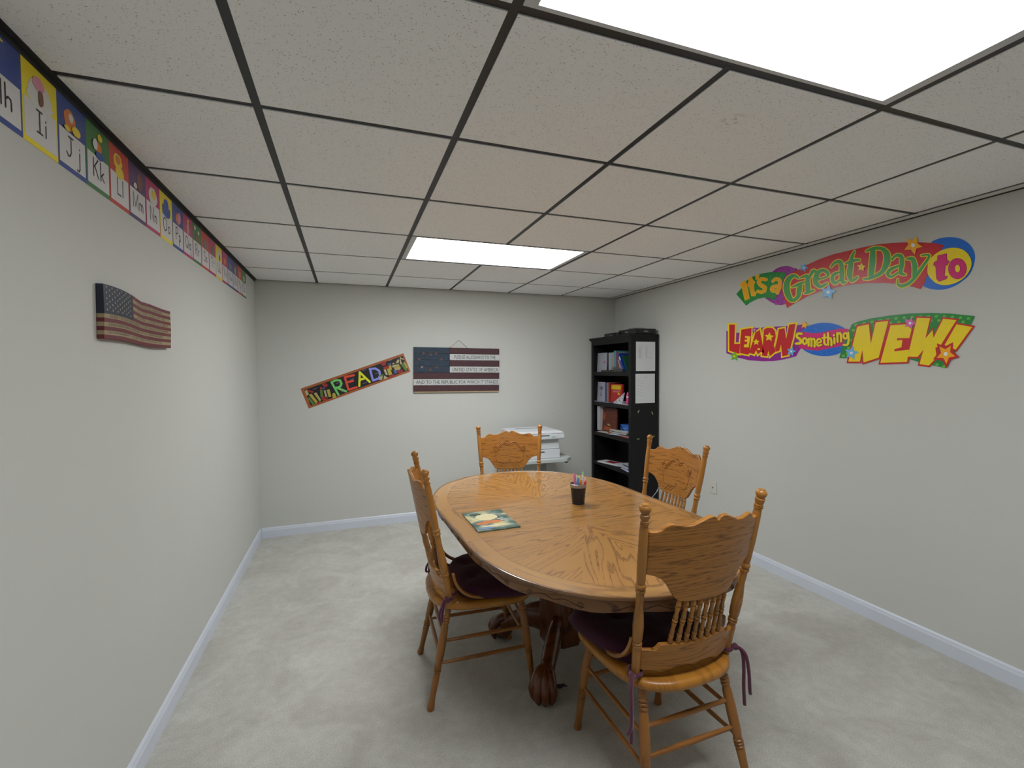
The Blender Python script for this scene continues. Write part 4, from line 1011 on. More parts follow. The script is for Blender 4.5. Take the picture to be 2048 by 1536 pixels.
word(b1, 'day_lettering', z3, day, GRN, YEL, 13, .0024)
piece(b1, 'yellow_oval', YEL, z3, sm_([(1258,560),(1275,450),(1330,370),(1420,300),(1530,250),(1660,232),(1780,255),(1870,320),(1920,410),(1925,510),(1880,610),(1800,700),(1680,770),(1530,800),(1400,775),(1310,700),(1265,630)]), .0043, .0048)
word(b1, 'to_lettering', z3, [('p',[(1420,355),(1550,325),(1555,420),(1590,440),(1560,490),(1530,500),(1515,660),(1560,670),(1545,700),(1440,740),(1400,700),(1390,520),(1355,490),(1365,455),(1410,430)]),
     ('s',[(1715+90*math.cos(a), 548+108*math.sin(a), 88) for a in [i*PI/8 for i in range(17)]])], MAG, C('dark_magenta', 165,15,90), 7, .0049)
def stars(parent, fn, lst, l=.0052):
    for cx, cy, rr, rot, mt, mt2, nm in lst:
        s_ = MB().plate(star(cx, cy, rr, rot), l-.0004, l, fn).build('star', mt, parent); s_['label'] = nm
        MB().plate([(cx+rr*.2*math.cos(2*PI*i/12), cy+rr*.2*math.sin(2*PI*i/12)) for i in range(12)], l+.0001, l+.0004, fn).build('star_centre', mt2, s_)  # printed dot of a second colour in the middle of the star
stars(b1, z3, [(1040,195,150,.45,ORA,WHT,'large yellow star'), (258,525,72,.1,YEL,ORA,'small yellow star')])
stars(b1, z2, [(1355,535,70,.3,SKY,WHT,'small blue star'), (1725,905,122,.15,SKY,WHT,'large blue star')])
# lower banner
c0 = on_x(1700, 685, XR); c0.x = XR
b2, wl = make_banner('wall_banner', 'lower colourful cut-out banner reading LEARN Something NEW!, on the right wall', c0)
z4 = wl(1440, 625, 260/2048); z5 = wl(1690, 615, ZS_)
piece(b2, 'purple_panel', PUR, z4, [(100,285),(125,300),(300,322),(480,250),(900,220),(1220,200),(1290,190),(1350,250),(1330,500),(1250,600),(1200,690),(1000,742),(850,765),(680,770),(450,752),(280,710),(100,640)], .0003, .0010)
piece(b2, 'blue_oval', BLU, z4, [(1650+425*math.cos(2*PI*i/40), 424+263*math.sin(2*PI*i/40)) for i in range(40)], .0011, .0018)
m = MB(); rnd = random.Random(9)
for i in range(60):
    a = rnd.uniform(0, 2*PI); rr = rnd.uniform(.2,.93); x, yv = 1650+425*rr*math.cos(a), 424+263*rr*math.sin(a)
    m.plate([(x+10*math.cos(2*PI*j/8), yv+10*math.sin(2*PI*j/8)) for j in range(8)], .0019, .0020, z4)
m.build('blue_dots', DBL, b2)
piece(b2, 'magenta_ribbon', MAG, z4, [(1300,300),(1450,325),(1600,320),(1750,280),(1900,255),(2010,258),(2080,280),(2090,500),(1900,530),(1750,560),(1550,600),(1400,590),(1250,560),(1235,400)], .0022, .0027)
learn = [('p',[(150,190),(240,190),(228,495),(320,495),(310,650),(230,630),(150,600)]), ('p',[(340,270),(500,245),(490,420),(470,620),(450,665),(320,640),(322,450)]),
         ('p',[(560,320),(630,272),(665,450),(700,640),(650,620),(600,660),(570,590),(540,660),(480,640),(455,640),(490,550)]),
         ('p',[(695,270),(750,240),(830,245),(870,290),(882,380),(862,470),(850,520),(885,610),(790,690),(765,600),(745,690),(665,680),(682,500)]),
         ('p',[(930,265),(1020,245),(1045,420),(1095,190),(1195,175),(1150,420),(1080,670),(985,690),(965,500),(940,600),(890,620),(870,560),(905,420)])]
word(b2, 'learn_lettering', z4, learn, RED, YEL, 24, .0015)
m = MB(); l_ = .0027
m.plate([(400,370),(485,375),(455,550),(380,545),(385,505),(430,500),(437,462),(392,455),(394,430),(430,425),(435,405),(400,400)], l_, l_+.0004, z4)
m.plate(star(575,465,55,0), l_, l_+.0004, z4); m.plate(star(780,385,76,.1), l_, l_+.0004, z4); m.plate([(605,560),(625,560),(640,590),(590,590)], l_, l_+.0002, z4)
m.build('letter_openings', YEL, b2)
some = [('s',[(1295,335,34),(1235,335,40),(1222,385,40),(1275,425,42),(1275,480,40),(1205,490,34)]), ('s',[(1345+32*math.cos(a), 450+45*math.sin(a), 34) for a in [i*PI/6 for i in range(13)]]),
        ('s',[(1405,520,34),(1408,415,34)]), ('s',[(1408,430,30),(1440,408,30),(1452,440,32),(1450,528,34)]), ('s',[(1452,430,30),(1488,415,30),(1500,450,32),(1498,535,34)]),
        ('s',[(1540,482,26),(1602,462,26),(1590,425,30),(1550,425,32),(1532,480,34),(1555,522,32),(1612,508,24)]), ('s',[(1655,350,34),(1655,480,34),(1685,508,28)]), ('s',[(1620,402,26),(1692,392,26)]),
        ('s',[(1712,330,36),(1714,508,36)]), ('s',[(1714,430,28),(1750,402,32),(1765,450,34),(1765,515,34)]), ('s',[(1812,405,34),(1812,486,34)]), ('s',[(1806,357,34),(1806,360,34)]),
        ('s',[(1858,325,34),(1862,462,34)]), ('s',[(1862,350,28),(1898,322,32),(1915,360,34),(1918,455,34)]), ('s',[(1985+30*math.cos(a), 368+42*math.sin(a), 32) for a in [i*PI/6 for i in range(13)]]), ('s',[(2030,315,32),(2035,440,34),(2015,508,34),(1955,510,26)])]
word(b2, 'something_lettering', z4, some, YEL, C('olive', 130,110,20), 5, .0044)
piece(b2, 'green_panel', DGRN, z5, [(110,255),(200,215),(400,165),(700,120),(1000,90),(1300,82),(1600,92),(1975,130),(1920,250),(1740,560),(1550,920),(1400,890),(1100,820),(970,780),(500,790),(0,765),(-81,765),(-40,620),(40,400)], .0029, .0036)
m = MB()
def top_y(x): return 82+max(0,(1350-x))**2/1350**2*165 + max(0,x-1350)**2/600**2*45
for i in range(15):
    for j in range(2):
        x = 150+122*i+j*40; yv = top_y(x)+38+j*62
        if x < 1880: m.plate([(x,yv),(x+46,yv-6),(x+44,yv+30),(x-2,yv+36)], .0037, .0038, z5)
for x, yv in [(1380,850),(1480,880),(40,600),(20,680),(-40,720),(110,330),(130,400),(60,480)]: m.plate([(x,yv),(x+46,yv-6),(x+44,yv+30),(x-2,yv+36)], .0037, .0038, z5)
m.build('plaid_squares', LGRN, b2)
new = [('p',[(195,290),(370,255),(400,550),(475,225),(665,205),(520,760),(290,835),(272,640),(235,820),(60,820)]),
       ('p',[(700,270),(930,255),(1020,330),(985,465),(800,465),(795,500),(880,490),(865,605),(760,630),(755,665),(980,640),(950,825),(545,840)]),
       ('p',[(1100,158),(1300,162),(1228,470),(1338,340),(1350,462),(1500,170),(1700,192),(1450,590),(1380,610),(1400,760),(1280,880),(1140,860),(1200,640),(1110,750),(960,745),(985,640)]),
       ('p',[(1700,255),(1940,295),(1690,640),(1520,570)])]
piece(b2, 'red_counter', RED, z5, [(790,440),(990,440),(975,660),(750,680),(750,600),(860,600),(870,510),(790,510)], .0039, .0043)
word(b2, 'new_lettering', z5, new, YEL, RED, 24, .0041)
m = MB(); strokes(m, z5, star(1540,705,150,.55,.55)+[star(1540,705,150,.55,.55)[0]], 62, .0054); m.plate(star(1540,705,150,.55,.55), .0050, .0052, z5); m.build('star_outline', RED, b2)
stars(b2, z5, [(1540,705,150,.55,ORA,WHT,'large orange star as the exclamation dot'), (998,238,100,.35,PNK,WHT,'pink star'), (108,690,112,.2,SKY,WHT,'pale blue star between the words')], .0064)
stars(b2, z4, [(235,690,78,.1,LGRN,YEL,'green star'), (1340,198,64,.2,ORA,YEL,'small orange star'), (550,275,50,.2,DPUR,WHT,'small purple star'), (1132,612,80,.25,SKY,WHT,'small blue star')], .0056)

# ------------------------------------------------------------------ READ poster on the back wall
c0 = on_y(710, 760, YB); c0.y = YB
rd = empty('read_poster', c0); tag(rd, 'tilted chalkboard style strip poster reading READ on the back wall', 'poster')
def z6(x, y, lift):
    v = on_y(590+x*.1171875, 690+y*.1171875, YB); v.y = YB-lift; return v-c0
TLc, TRc, BRc, BLc = (95,745),(1850,140),(1970,455),(235,1085)
def bil(u, v):
    a = [TLc[i]+(TRc[i]-TLc[i])*u for i in (0,1)]; b = [BLc[i]+(BRc[i]-BLc[i])*u for i in (0,1)]
    return (a[0]+(b[0]-a[0])*v, a[1]+(b[1]-a[1])*v)
piece(rd, 'wood_border', mat('print_wood_border', srgb(165,92,48), .4, var=.3, vscale=20), z6, [bil(0,0), bil(1,0), bil(1,1), bil(0,1)], .0003, .0014)
piece(rd, 'chalkboard', mat('print_chalkboard', srgb(22,22,26), .4), z6, [bil(.028,.11), bil(.985,.11), bil(.985,.90), bil(.028,.90)], .0015, .0020)
def letters(nm, col, gl): word(rd, nm, z6, [('s',[(a,b,34) for a,b in g]) for g in gl], C(nm, *col), None, 0, .0022)
def seg(pts): # dense straight segments keep corners crisp
    return pts
mR = MB(); mE = MB(); mA = MB(); mD = MB()
for m_, gl in ((mR, [[(625,640),(740,845)],[(625,635),(700,600),(770,605),(795,660),(770,710),(700,735)],[(700,725),(870,790)]]), (mE, [[(850,550),(915,765)],[(850,550),(1005,515)],[(885,640),(990,610)],[(915,765),(1055,720)]]),
               (mA, [[(1105,465),(1098,700)],[(1105,465),(1275,630)],[(1105,595),(1190,570)]]), (mD, [[(1280,410),(1330,605)],[(1275,410),(1370,400),(1435,440),(1455,510),(1430,570),(1330,605)]])):
    for g in gl: strokes(m_, z6, g, 36, .0024)
mR.build('letter_r', C('chalk_green',120,205,110), rd); mE.build('letter_e', C('chalk_red',225,80,60), rd); mA.build('letter_a', C('chalk_yellow',225,228,50), rd); mD.build('letter_d', C('chalk_blue',140,150,235), rd)
pics = {'green':[], 'yellow':[], 'red':[], 'cream':[], 'blue':[]}
def pb(col, pts): pics[col].append(pts)
pb('green',[(205,900),(250,890),(345,1010),(310,1035)]); pb('yellow',[(235,850),(280,830),(400,980),(360,1005)]); pb('red',[(360,980),(395,965),(420,990),(385,1010)]); pb('cream',[(165,790),(200,760),(240,840),(200,870)]); pb('red',[(200,760),(320,790),(310,820),(230,800)])
pb('yellow',[(320,830),(345,815),(440,950),(425,970)]); pb('cream',[(345,815),(365,810),(440,930),(435,950)])
pb('green',[(425,770),(470,765),(485,890),(440,895)]); pb('red',[(425,720),(455,715),(465,760),(430,765)]); pb('blue',[(465,730),(505,720),(515,750),(475,755)]); pb('cream',[(490,775),(520,770),(555,905),(525,910)]); pb('yellow',[(540,765),(590,755),(620,880),(575,890)])
pb('red',blob(515,685,45,32,n=14)); pb('red',blob(505,915,50,38,n=14)); pb('yellow',blob(665,855,30,38,n=12)); pb('yellow',[(640,885),(700,865),(705,895),(650,915)]); pb('green',[(445,650),(470,650),(480,675),(460,675)])
pb('red',blob(1512,318,42,36,n=14)); pb('red',[(1505,380),(1600,350),(1605,400),(1520,420)]); pb('cream',[(1510,420),(1545,410),(1585,505),(1550,515)]); pb('yellow',[(1565,400),(1620,385),(1660,500),(1600,520)]); pb('yellow',[(1600,360),(1640,340),(1655,420),(1620,430)]); pb('blue',[(1585,325),(1640,305),(1640,335),(1595,350)])
pb('cream',[(1655,350),(1770,325),(1780,350),(1665,385)]); pb('yellow',[(1680,385),(1790,355),(1805,390),(1700,410)]); pb('cream',[(1700,410),(1800,395),(1800,415),(1710,430)]); pb('red',blob(1775,450,32,30,n=12)); pb('red',[(1810,430),(1840,420),(1835,470),(1805,475)]); pb('blue',[(1675,430),(1730,415),(1745,480),(1700,490)]); pb('red',[(1600,530),(1700,500),(1710,530),(1620,560)])
pb('cream',[(1790,205),(1855,240),(1850,255),(1800,235),(1825,320),(1790,330)]); pb('green',[(1805,335),(1850,300),(1920,420),(1885,445)]); pb('yellow',[(1850,290),(1870,285),(1925,385),(1905,400)]); pb('cream',[(1715,310),(1755,240),(1780,260),(1765,310)]); pb('cream',blob(1680,318,20,14,n=10))
pb('cream',[(1440,545),(1500,530),(1485,590),(1435,600)]); pb('green',[(1445,510),(1520,500),(1500,530),(1440,540)]); pb('cream',[(1520,520),(1590,560),(1510,585)]); pb('blue',blob(1675,520,24,18,n=10))
cc = {'green':(95,125,65),'yellow':(180,165,70),'red':(160,50,45),'cream':(185,175,135),'blue':(85,100,145)}
m = MB(); mm__ = [C('book_'+k, *cc[k]) for k in pics]
for i, k in enumerate(pics):
    for j, p_ in enumerate(pics[k]): m.plate(p_, .0021+.00004*j, .0025+.00005*j+.0001*i, z6, i)
m.build('printed_books', mm__, rd)
m = MB()
for x, y_ in [(310,760),(700,660),(940,595),(1150,440),(1370,495),(1600,270),(1160,660),(790,800)]:
    strokes(m, z6, [(x+8*i, y_-3*i+7*math.sin(i*2.2)) for i in range(9)], 5, .0027)
m.build('chalk_scribbles', C('chalk_lilac',150,130,170), rd)

# ------------------------------------------------------------------ plank flag on the back wall
FX0, FX1, FZ1, FZ0 = 1.352, 2.219, 1.693, 1.258
fw = FX1-FX0; ph = (FZ1-FZ0)/7
pf = empty('plank_flag', ((FX0+FX1)/2, YB, (FZ0+FZ1)/2)); tag(pf, 'rustic plank flag sign with printed pledge lines on the back wall', 'flag sign')
pf.rotation_euler = (0, math.radians(.6), 0)
MRD = mat('worn_maroon', (.068,.026,.032), .7, var=.55, vscale=45); WPL = mat('whitewashed_plank', (.56,.58,.57), .7, var=.15, vscale=40); NAV = mat('worn_navy', (.022,.040,.066), .7, var=.6, vscale=35)
xc = -fw/2+fw*.405
def text_obj(txt, parent, mt, w_, h_, loc, rot, nm):
    cu = bpy.data.curves.new(nm, 'FONT'); cu.body = txt; cu.size = 1; cu.resolution_u = 2; cu.extrude = 0; cu.offset = 0
    o = bpy.data.objects.new(nm, cu); COL.objects.link(o)
    dg = bpy.context.evaluated_depsgraph_get(); me = bpy.data.meshes.new_from_object(o.evaluated_get(dg)); bpy.data.objects.remove(o)
    xs = [v.co.x for v in me.vertices]; ys = [v.co.y for v in me.vertices]; x0, x1, y0, y1 = min(xs), max(xs), min(ys), max(ys)
    for v in me.vertices: v.co = ((v.co.x-x0)/(x1-x0)*w_-w_/2, (v.co.y-y0)/(y1-y0)*h_-h_/2, 0)
    me.materials.clear(); me.materials.append(mt)
    o = bpy.data.objects.new(nm, me); COL.objects.link(o); o.parent = parent; o.location = loc; o.rotation_euler = rot
    return o
TXT = {1: 'PLEDGE ALLEGIANCE TO THE', 3: 'UNITED STATES OF AMERICA', 5: 'AND TO THE REPUBLIC FOR WHICH IT STANDS'}
for i in range(7):
    zt = (FZ1-FZ0)/2-ph*i; zb = zt-ph+.0025
    xl = xc+.002 if i < 4 else -fw/2+random.uniform(-.003,.002)
    white = i in (1,3,5)
    p_ = MB().box((xl,-.020,zb),(fw/2+random.uniform(-.002,.003),-.006,zt)).build('plank', WPL if white else MRD, pf, bevel=.001)
    p_['label'] = 'whitewashed plank' if white else 'maroon plank'
    if i in TXT:
        x0, x1 = xl+(.025 if i != 1 else .045), fw/2-(.012 if i != 1 else .04)
        text_obj(TXT[i], p_, mat('charcoal_letters', (.035,.042,.045), .7), x1-x0, ph*.56, ((x0+x1)/2, -.0208, (zt+zb)/2), (PI/2,0,0), 'lettering')
for i in range(4):
    zt = (FZ1-FZ0)/2-ph*i; p_ = MB().box((-fw/2,-.0205,zt-ph+.002),(xc,-.006,zt)).build('plank', NAV, pf, bevel=.001); p_['label'] = 'navy plank'
MB().box((-fw/2+.05,-.0058,-.21),(-fw/2+.09,-.0005,.21)).box((fw/2-.09,-.0058,-.21),(fw/2-.05,-.0005,.21)).build('back_batten', mat('raw_pine', (.42,.32,.18), .7), pf)
MB().box((-fw/2+.002,-.0195,-(FZ1-FZ0)/2-.008),(fw/2-.002,-.0055,-(FZ1-FZ0)/2+.002)).build('bottom_strip', mat('raw_pine', (.42,.32,.18), .7), pf)
m = MB(); rnd = random.Random(4)
def nail_star(x, z, r, k=0): m.plate([(x+(r if i % 2 == 0 else r*.4)*math.sin(PI*i/5), z+(r if i % 2 == 0 else r*.4)*math.cos(PI*i/5)) for i in range(10)], -.0215, -.0206, lambda a, b, h: (a, h, b), k)
for fx, fz in [(.19,.84),(.11,.86),(.25,.86),(.06,.73),(.31,.73),(.09,.555),(.255,.55),(.185,.50)]: nail_star(-fw/2+fw*fx, -(FZ1-FZ0)/2+(FZ1-FZ0)*fz, .017, 1 if fx == .09 else 0)
m.build('stars', [mat('rust_star', (.22,.09,.06), .7, var=.4, vscale=60), mat('tan_star', (.42,.33,.27), .7)], pf)
wpts = [(.0+ -fw/2+fw*.405, -.008, (FZ1-FZ0)/2), (-fw/2+fw*.46, -.006, (FZ1-FZ0)/2+.035), (-fw/2+fw*.50, -.004, (FZ1-FZ0)/2+.068), (-fw/2+fw*.515, -.004, (FZ1-FZ0)/2+.075), (-fw/2+fw*.53, -.004, (FZ1-FZ0)/2+.068), (-fw/2+fw*.58, -.006, (FZ1-FZ0)/2+.030), (-fw/2+fw*.62, -.008, (FZ1-FZ0)/2)]
MB().tube(wpts, .0014, 6).build('hanging_wire', mat('wire_grey', (.2,.18,.15), .4, metal=.5), pf)

# ------------------------------------------------------------------ carved flag on the left wall
WY0, WY1, WZ0, WZ1 = .836, 1.436, 1.570, 1.743
wf = empty('carved_flag', (0, (WY0+WY1)/2, (WZ0+WZ1)/2)); tag(wf, 'thick carved wooden flag plaque on the left wall', 'flag plaque')
wf.rotation_euler = (-.014, 0, 0)
L = WY1-WY0; HH = WZ1-WZ0
def wtop(u): return 1.0+.035*math.sin(u*PI*1.9+.3)-.055*max(0,1-abs(u-.50)/.12)*.6-.03*u
def wbot(u): return .0+.02*math.sin(u*PI*2.3)+.02*u
def wdepth(u, v): return .021+.003*math.sin(u*PI*3.1+.4)-.004*abs(v-.5)
def wpt(u, v, d=0): 
    b, t = wbot(u), wtop(u); return Vector((wdepth(u, v)+d, -L/2+L*u, -HH/2+HH*(b+(t-b)*v)))
WR = mat('carved_red', (.145,.017,.023), .5, var=.35, vscale=25); WC = mat('carved_cream', (.34,.27,.155), .6, var=.3, vscale=30); WN = mat('carved_navy', (.018,.022,.042), .5, var=.4, vscale=25)
NU, NV = 40, 26
m = MB()
for i in range(NU):
    for j in range(NV):
        u0, u1, v0, v1 = i/NU, (i+1)/NU, j/NV, (j+1)/NV
        stripe = 12-int((v0+v1)/2*13)
        mi = 0 if stripe % 2 == 0 else 1
        if (u0+u1)/2 < .375 and stripe < 7: mi = 2
        k = len(m.v); m.v += [tuple(wpt(u0,v0)), tuple(wpt(u1,v0)), tuple(wpt(u1,v1)), tuple(wpt(u0,v1))]; m.f.append((k,k+1,k+2,k+3)); m.mi.append(mi)
for ua in (0, 1):
    for j in range(NV):
        v0, v1 = j/NV, (j+1)/NV; stripe = 12-int((v0+v1)/2*13); mi = (0 if stripe % 2 == 0 else 1)
        if ua == 0 and stripe < 7: mi = 2
        a, b = wpt(ua,v0), wpt(ua,v1); k = len(m.v); m.v += [tuple(a), tuple(b), (.001,b.y,b.z), (.001,a.y,a.z)]; m.f.append((k,k+1,k+2,k+3)); m.mi.append(mi)
for va in (0, 1):
    for i in range(NU):
        a, b = wpt(i/NU,va), wpt((i+1)/NU,va); k = len(m.v); m.v += [tuple(a), tuple(b), (.001,b.y,b.z), (.001,a.y,a.z)]; m.f.append((k,k+1,k+2,k+3)); m.mi.append(2 if (va == 1 and i/NU < .375) else 0)
m.build('plaque', [WR, WC, WN], wf, smooth=True, angle=50)
m = MB()
for r_ in range(9):
    for c_ in range(6 if r_ % 2 == 0 else 5):
        u = .028+(.06*c_ + (.03 if r_ % 2 else 0)); v = .965-(r_+.2)*.052
        p_ = wpt(u, v, .0007); pts = [(p_.y+(.0045 if i % 2 == 0 else .0021)*math.sin(PI*i/5), p_.z+(.0045 if i % 2 == 0 else .0021)*math.cos(PI*i/5)) for i in range(10)]
        k = len(m.v); m.v += [(p_.x, a, b) for a, b in pts]; m.f.append(tuple(range(k, k+10))); m.mi.append(0)
m.build('stars', mat('ivory_star', (.42,.41,.33), .6), wf)
LT = [(1,'I PLEDGE ALLEGIANCE',.42,.82),(3,'TO THE FLAG OF THE',.42,.86),(5,'UNITED STATES OF AMERICA',.42,.93),(7,'AND TO THE REPUBLIC FOR WHICH IT STANDS',.05,.93),(9,'ONE NATION UNDER GOD, INDIVISIBLE',.04,.82),(11,'WITH LIBERTY AND JUSTICE FOR ALL',.04,.80)]
for s_, tx, u0, u1 in LT:
    v = 1-(s_+.5)/13; um = (u0+u1)/2
    o = text_obj(tx, wf, mat('brown_letters', (.10,.07,.045), .6), L*(u1-u0), HH*.05, (0,0,0), (0,0,0), 'lettering')
    for vv in o.data.vertices:
        u = um+vv.co.x/L; p_ = wpt(u, v+vv.co.y/HH, .0006); vv.co = p_

# ------------------------------------------------------------------ alphabet strip on the left wall
GL = { # manuscript letters as strokes, cap height 1
 'H':[[(0,0),(0,1)],[(.5,0),(.5,1)],[(0,.5),(.5,.5)]], 'h':[[(0,0),(0,1)],[(0,.35),(.15,.5),(.3,.45),(.33,.3),(.33,0)]],
 'I':[[(.2,0),(.2,1)],[(.02,0),(.38,0)],[(.02,1),(.38,1)]], 'i':[[(0,0),(0,.52)],[(0,.72),(0,.74)]],
 'J':[[(.4,1),(.4,.25),(.3,.03),(.15,0),(.02,.15)],[(.22,1),(.58,1)]], 'j':[[(.3,.52),(.3,-.3),(.2,-.45),(.05,-.42)],[(.3,.72),(.3,.74)]],
 'K':[[(0,0),(0,1)],[(.45,1),(0,.45)],[(.12,.58),(.48,0)]], 'k':[[(0,0),(0,1)],[(.3,.5),(0,.22)],[(.1,.3),(.34,0)]],
 'L':[[(0,1),(0,0),(.42,0)]], 'l':[[(0,0),(0,1)]],
 'M':[[(0,0),(0,1),(.33,.1),(.66,1),(.66,0)]], 'm':[[(0,0),(0,.52)],[(0,.4),(.12,.52),(.24,.4),(.24,0)],[(.24,.4),(.36,.52),(.48,.4),(.48,0)]],
 'N':[[(0,0),(0,1),(.5,0),(.5,1)]], 'n':[[(0,0),(0,.52)],[(0,.38),(.16,.52),(.3,.4),(.3,0)]],
 'O':[[(.32+.32*math.cos(a), .5+.5*math.sin(a)) for a in [i*PI/10 for i in range(21)]]], 'o':[[(.2+.2*math.cos(a), .25+.25*math.sin(a)) for a in [i*PI/8 for i in range(17)]]],
 'P':[[(0,0),(0,1)],[(0,1),(.3,1),(.42,.88),(.42,.65),(.3,.5),(0,.5)]], 'p':[[(0,-.45),(0,.52)],[(.17+.17*math.cos(a), .25+.25*math.sin(a)) for a in [i*PI/8 for i in range(17)]]],
 'Q':[[(.32+.32*math.cos(a), .5+.5*math.sin(a)) for a in [i*PI/10 for i in range(21)]],[(.38,.25),(.66,-.05)]], 'q':[[(.2+.18*math.cos(a), .25+.25*math.sin(a)) for a in [i*PI/8 for i in range(17)]],[(.38,.52),(.38,-.42),(.5,-.45)]],
 'R':[[(0,0),(0,1)],[(0,1),(.3,1),(.42,.88),(.42,.65),(.3,.5),(0,.5)],[(.2,.5),(.45,0)]], 'r':[[(0,0),(0,.52)],[(0,.35),(.12,.5),(.26,.48)]],
 'S':[[(.45,.85),(.3,1),(.12,.97),(.02,.78),(.15,.58),(.35,.45),(.45,.25),(.35,.04),(.15,0),(0,.14)]], 's':[[(.26,.44),(.14,.52),(.02,.4),(.14,.28),(.27,.13),(.14,0),(0,.08)]],
 'T':[[(.28,0),(.28,1)],[(0,1),(.56,1)]], 't':[[(.12,0),(.12,.85)],[(0,.55),(.25,.55)]],
 'U':[[(0,1),(0,.25),(.12,.02),(.38,.02),(.5,.25),(.5,1)]], 'u':[[(0,.52),(0,.12),(.12,0),(.28,.1)],[(.3,.52),(.3,0)]],
 'V':[[(0,1),(.25,0),(.5,1)]], 'v':[[(0,.52),(.15,0),(.3,.52)]], 'W':[[(0,1),(.18,0),(.36,.9),(.54,0),(.72,1)]], 'w':[[(0,.52),(.1,0),(.2,.45),(.3,0),(.4,.52)]],
 'X':[[(0,1),(.5,0)],[(.5,1),(0,0)]], 'x':[[(0,.52),(.3,0)],[(.3,.52),(0,0)]], 'Y':[[(0,1),(.25,.5),(.5,1)],[(.25,.5),(.25,0)]], 'y':[[(0,.52),(.15,.05)],[(.32,.52),(.08,-.45)]],
 'Z':[[(0,1),(.5,1),(0,0),(.5,0)]], 'z':[[(0,.52),(.3,.52),(0,0),(.3,0)]] }
def gw(ch): return max(x for s_ in GL[ch] for x, _ in s_)
CB = C('card_blue', 40,70,150); CY = C('card_yellow', 245,225,20); CG = C('card_green', 50,125,55); CR = C('card_red', 205,60,45); CP = C('card_purple', 80,45,110); CM = C('card_magenta', 190,35,110)
CARD = [('H',CB,'blue'),('I',CY,'yellow'),('J',CB,'blue'),('K',CG,'green'),('L',CR,'red'),('M',CP,'purple'),('N',CM,'magenta'),('O',CY,'yellow'),('P',CB,'blue'),('Q',CM,'magenta'),('R',CG,'green'),('S',CR,'red'),('T',CM,'magenta'),('U',CY,'yellow'),('V',CM,'magenta'),('W',CB,'blue'),('X',CP,'purple'),('Y',CR,'red'),('Z',CG,'green')]
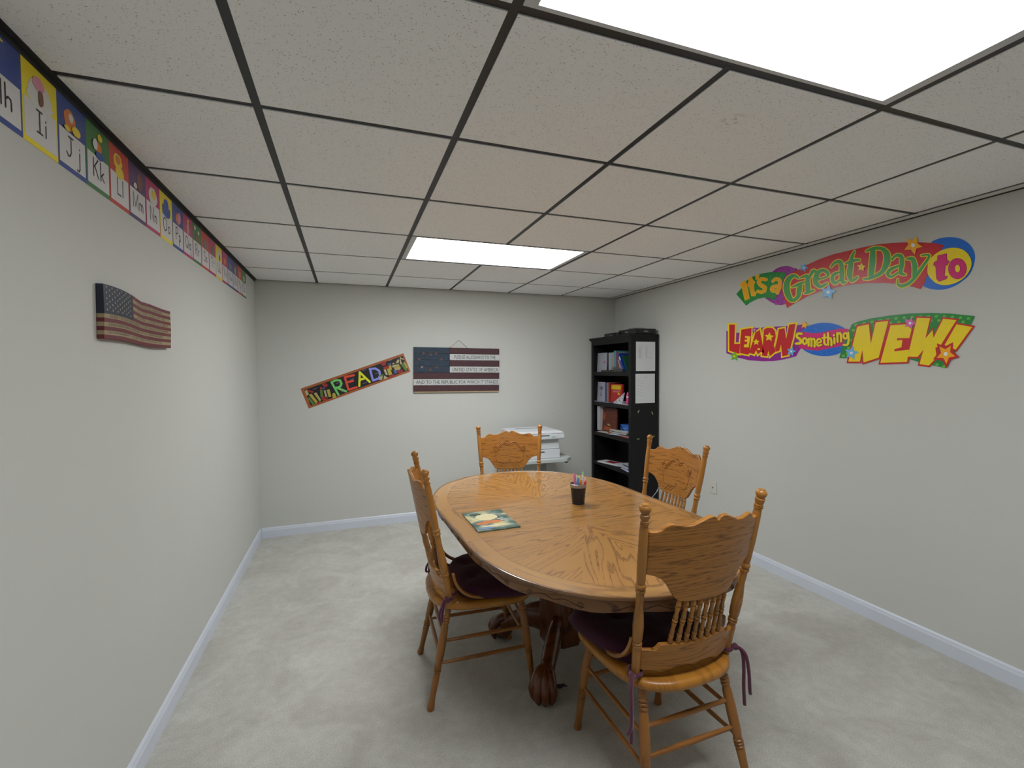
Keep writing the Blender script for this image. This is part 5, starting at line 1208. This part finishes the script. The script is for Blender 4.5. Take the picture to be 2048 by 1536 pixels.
PIC = {'H':[('grey',[(.1,.35,.38,.36),(.2,.7,.2,.2)]),('yellow',[(.3,.93,.28,.06)])], 'I':[('white',[(.5,.36,.34,.42),(.5,.2,.36,.25)]),('pink',[(.45,.66,.17,.2)]),('brown',[(.5,.30,.07,.24)])],
 'J':[('orange',[(.42,.45,.2,.34)]),('white',[(.45,.55,.08,.14)]),('yellow',[(.62,.22,.16,.16),(.3,.12,.1,.08)])], 'K':[('orange',[(.5,.40,.16,.2)]),('yellow',[(.58,.78,.1,.14)]),('white',[(.36,.42,.10,.2)]),('blue',[(.55,.1,.18,.14)])],
 'L':[('yellow',[(.42,.55,.22,.30),(.5,.15,.22,.24)]),('orange',[(.42,.60,.12,.16)])], 'M':[('brown',[(.62,.5,.16,.40)]),('white',[(.35,.2,.10,.12)])], 'N':[('white',[(.5,.4,.3,.42)]),('yellow',[(.55,.5,.14,.20)])],
 'O':[('blue',[(.5,.55,.20,.32),(.5,.15,.30,.2),(.25,.3,.08,.22),(.75,.3,.08,.22)])], 'P':[('orange',[(.5,.4,.2,.3)]),('pink',[(.62,.5,.14,.3)])], 'Q':[('tan',[(.5,.4,.14,.34)]),('yellow',[(.5,.8,.08,.1)])], 'R':[('brown',[(.5,.3,.2,.24)]),('white',[(.25,.8,.1,.12),(.66,.66,.1,.12)])],
 'S':[('grey',[(.5,.35,.22,.3)])], 'T':[('green',[(.5,.35,.2,.35)])], 'U':[('white',[(.5,.5,.24,.28)]),('black',[(.6,.3,.08,.24)])], 'V':[('orange',[(.5,.4,.2,.25)])], 'W':[('grey',[(.5,.4,.3,.2)])], 'X':[('tan',[(.5,.4,.14,.34)])], 'Y':[('orange',[(.5,.4,.2,.3)])], 'Z':[('white',[(.5,.4,.2,.24)]),('black',[(.5,.45,.05,.2)])]}
PC = {'grey':C('pic_grey',120,120,115),'yellow':C('pic_yellow',240,215,40),'white':C('pic_white',220,220,215),'pink':C('pic_pink',230,150,175),'brown':C('pic_brown',130,75,50),'orange':C('pic_orange',225,130,45),'blue':C('pic_blue',40,80,170),'tan':C('pic_tan',190,165,130),'green':C('pic_green',80,120,60),'black':C('pic_black',25,25,28)}
CWID = (3.187-.507)/18; CZ0 = 2.047; CH_ = 2.2515-CZ0
PANEL = mat('card_white', (.70,.69,.70), .4)
for i, (ch, mt, cn) in enumerate(CARD):
    yo = .507+CWID*(i-1); r = empty('alphabet_card', (0, yo, CZ0))
    wv = CWID-.0012
    MB().box((.0003,0,0),(.0016,wv,CH_)).build('card', mt, r)
    MB().box((.0016,wv*.045,CH_*.065),(.0021,wv*.955,CH_*.545)).build('letter_panel', PANEL, r)
    lh = CH_*.272; lo = ch.lower(); gap = .24; WX = 1.12 if ch != 'W' else 1.0
    tw = (gw(ch)+gap+gw(lo))*lh*WX; x0 = wv*.5-tw/2; m = MB()
    fn = lambda x, y, l: (l, x, y)
    for g, ox in ((ch, 0), (lo, gw(ch)+gap)):
        for s_ in GL[g]: strokes(m, fn, [(x0+(ox+a)*lh*WX, CH_*.21+b*lh) for a, b in s_], .0050, .0024 if True else 0)
    m.build('lettering', INK, r)
    m = MB(); ms = []
    for k, (cn2, bl) in enumerate(PIC[ch]):
        ms.append(PC[cn2])
        for (a, b, rx, ry) in bl: m.plate(blob(wv*a, CH_*(.53+.43*b), wv*rx, CH_*.43*ry, 16, .18), .0017+.0007*k+.0001*len(m.f)/18, .0022+.0007*k+.0001*len(m.f)/18, fn2 := (lambda x, y, h: (h, min(max(x, .001), wv-.001), min(y, CH_-.002))), k)
    m.build('picture', ms, r)
    tag(r, '%s alphabet card reading %s%s in the strip on the left wall' % (cn, ch, lo), 'alphabet card', 'alphabet cards along the left wall')
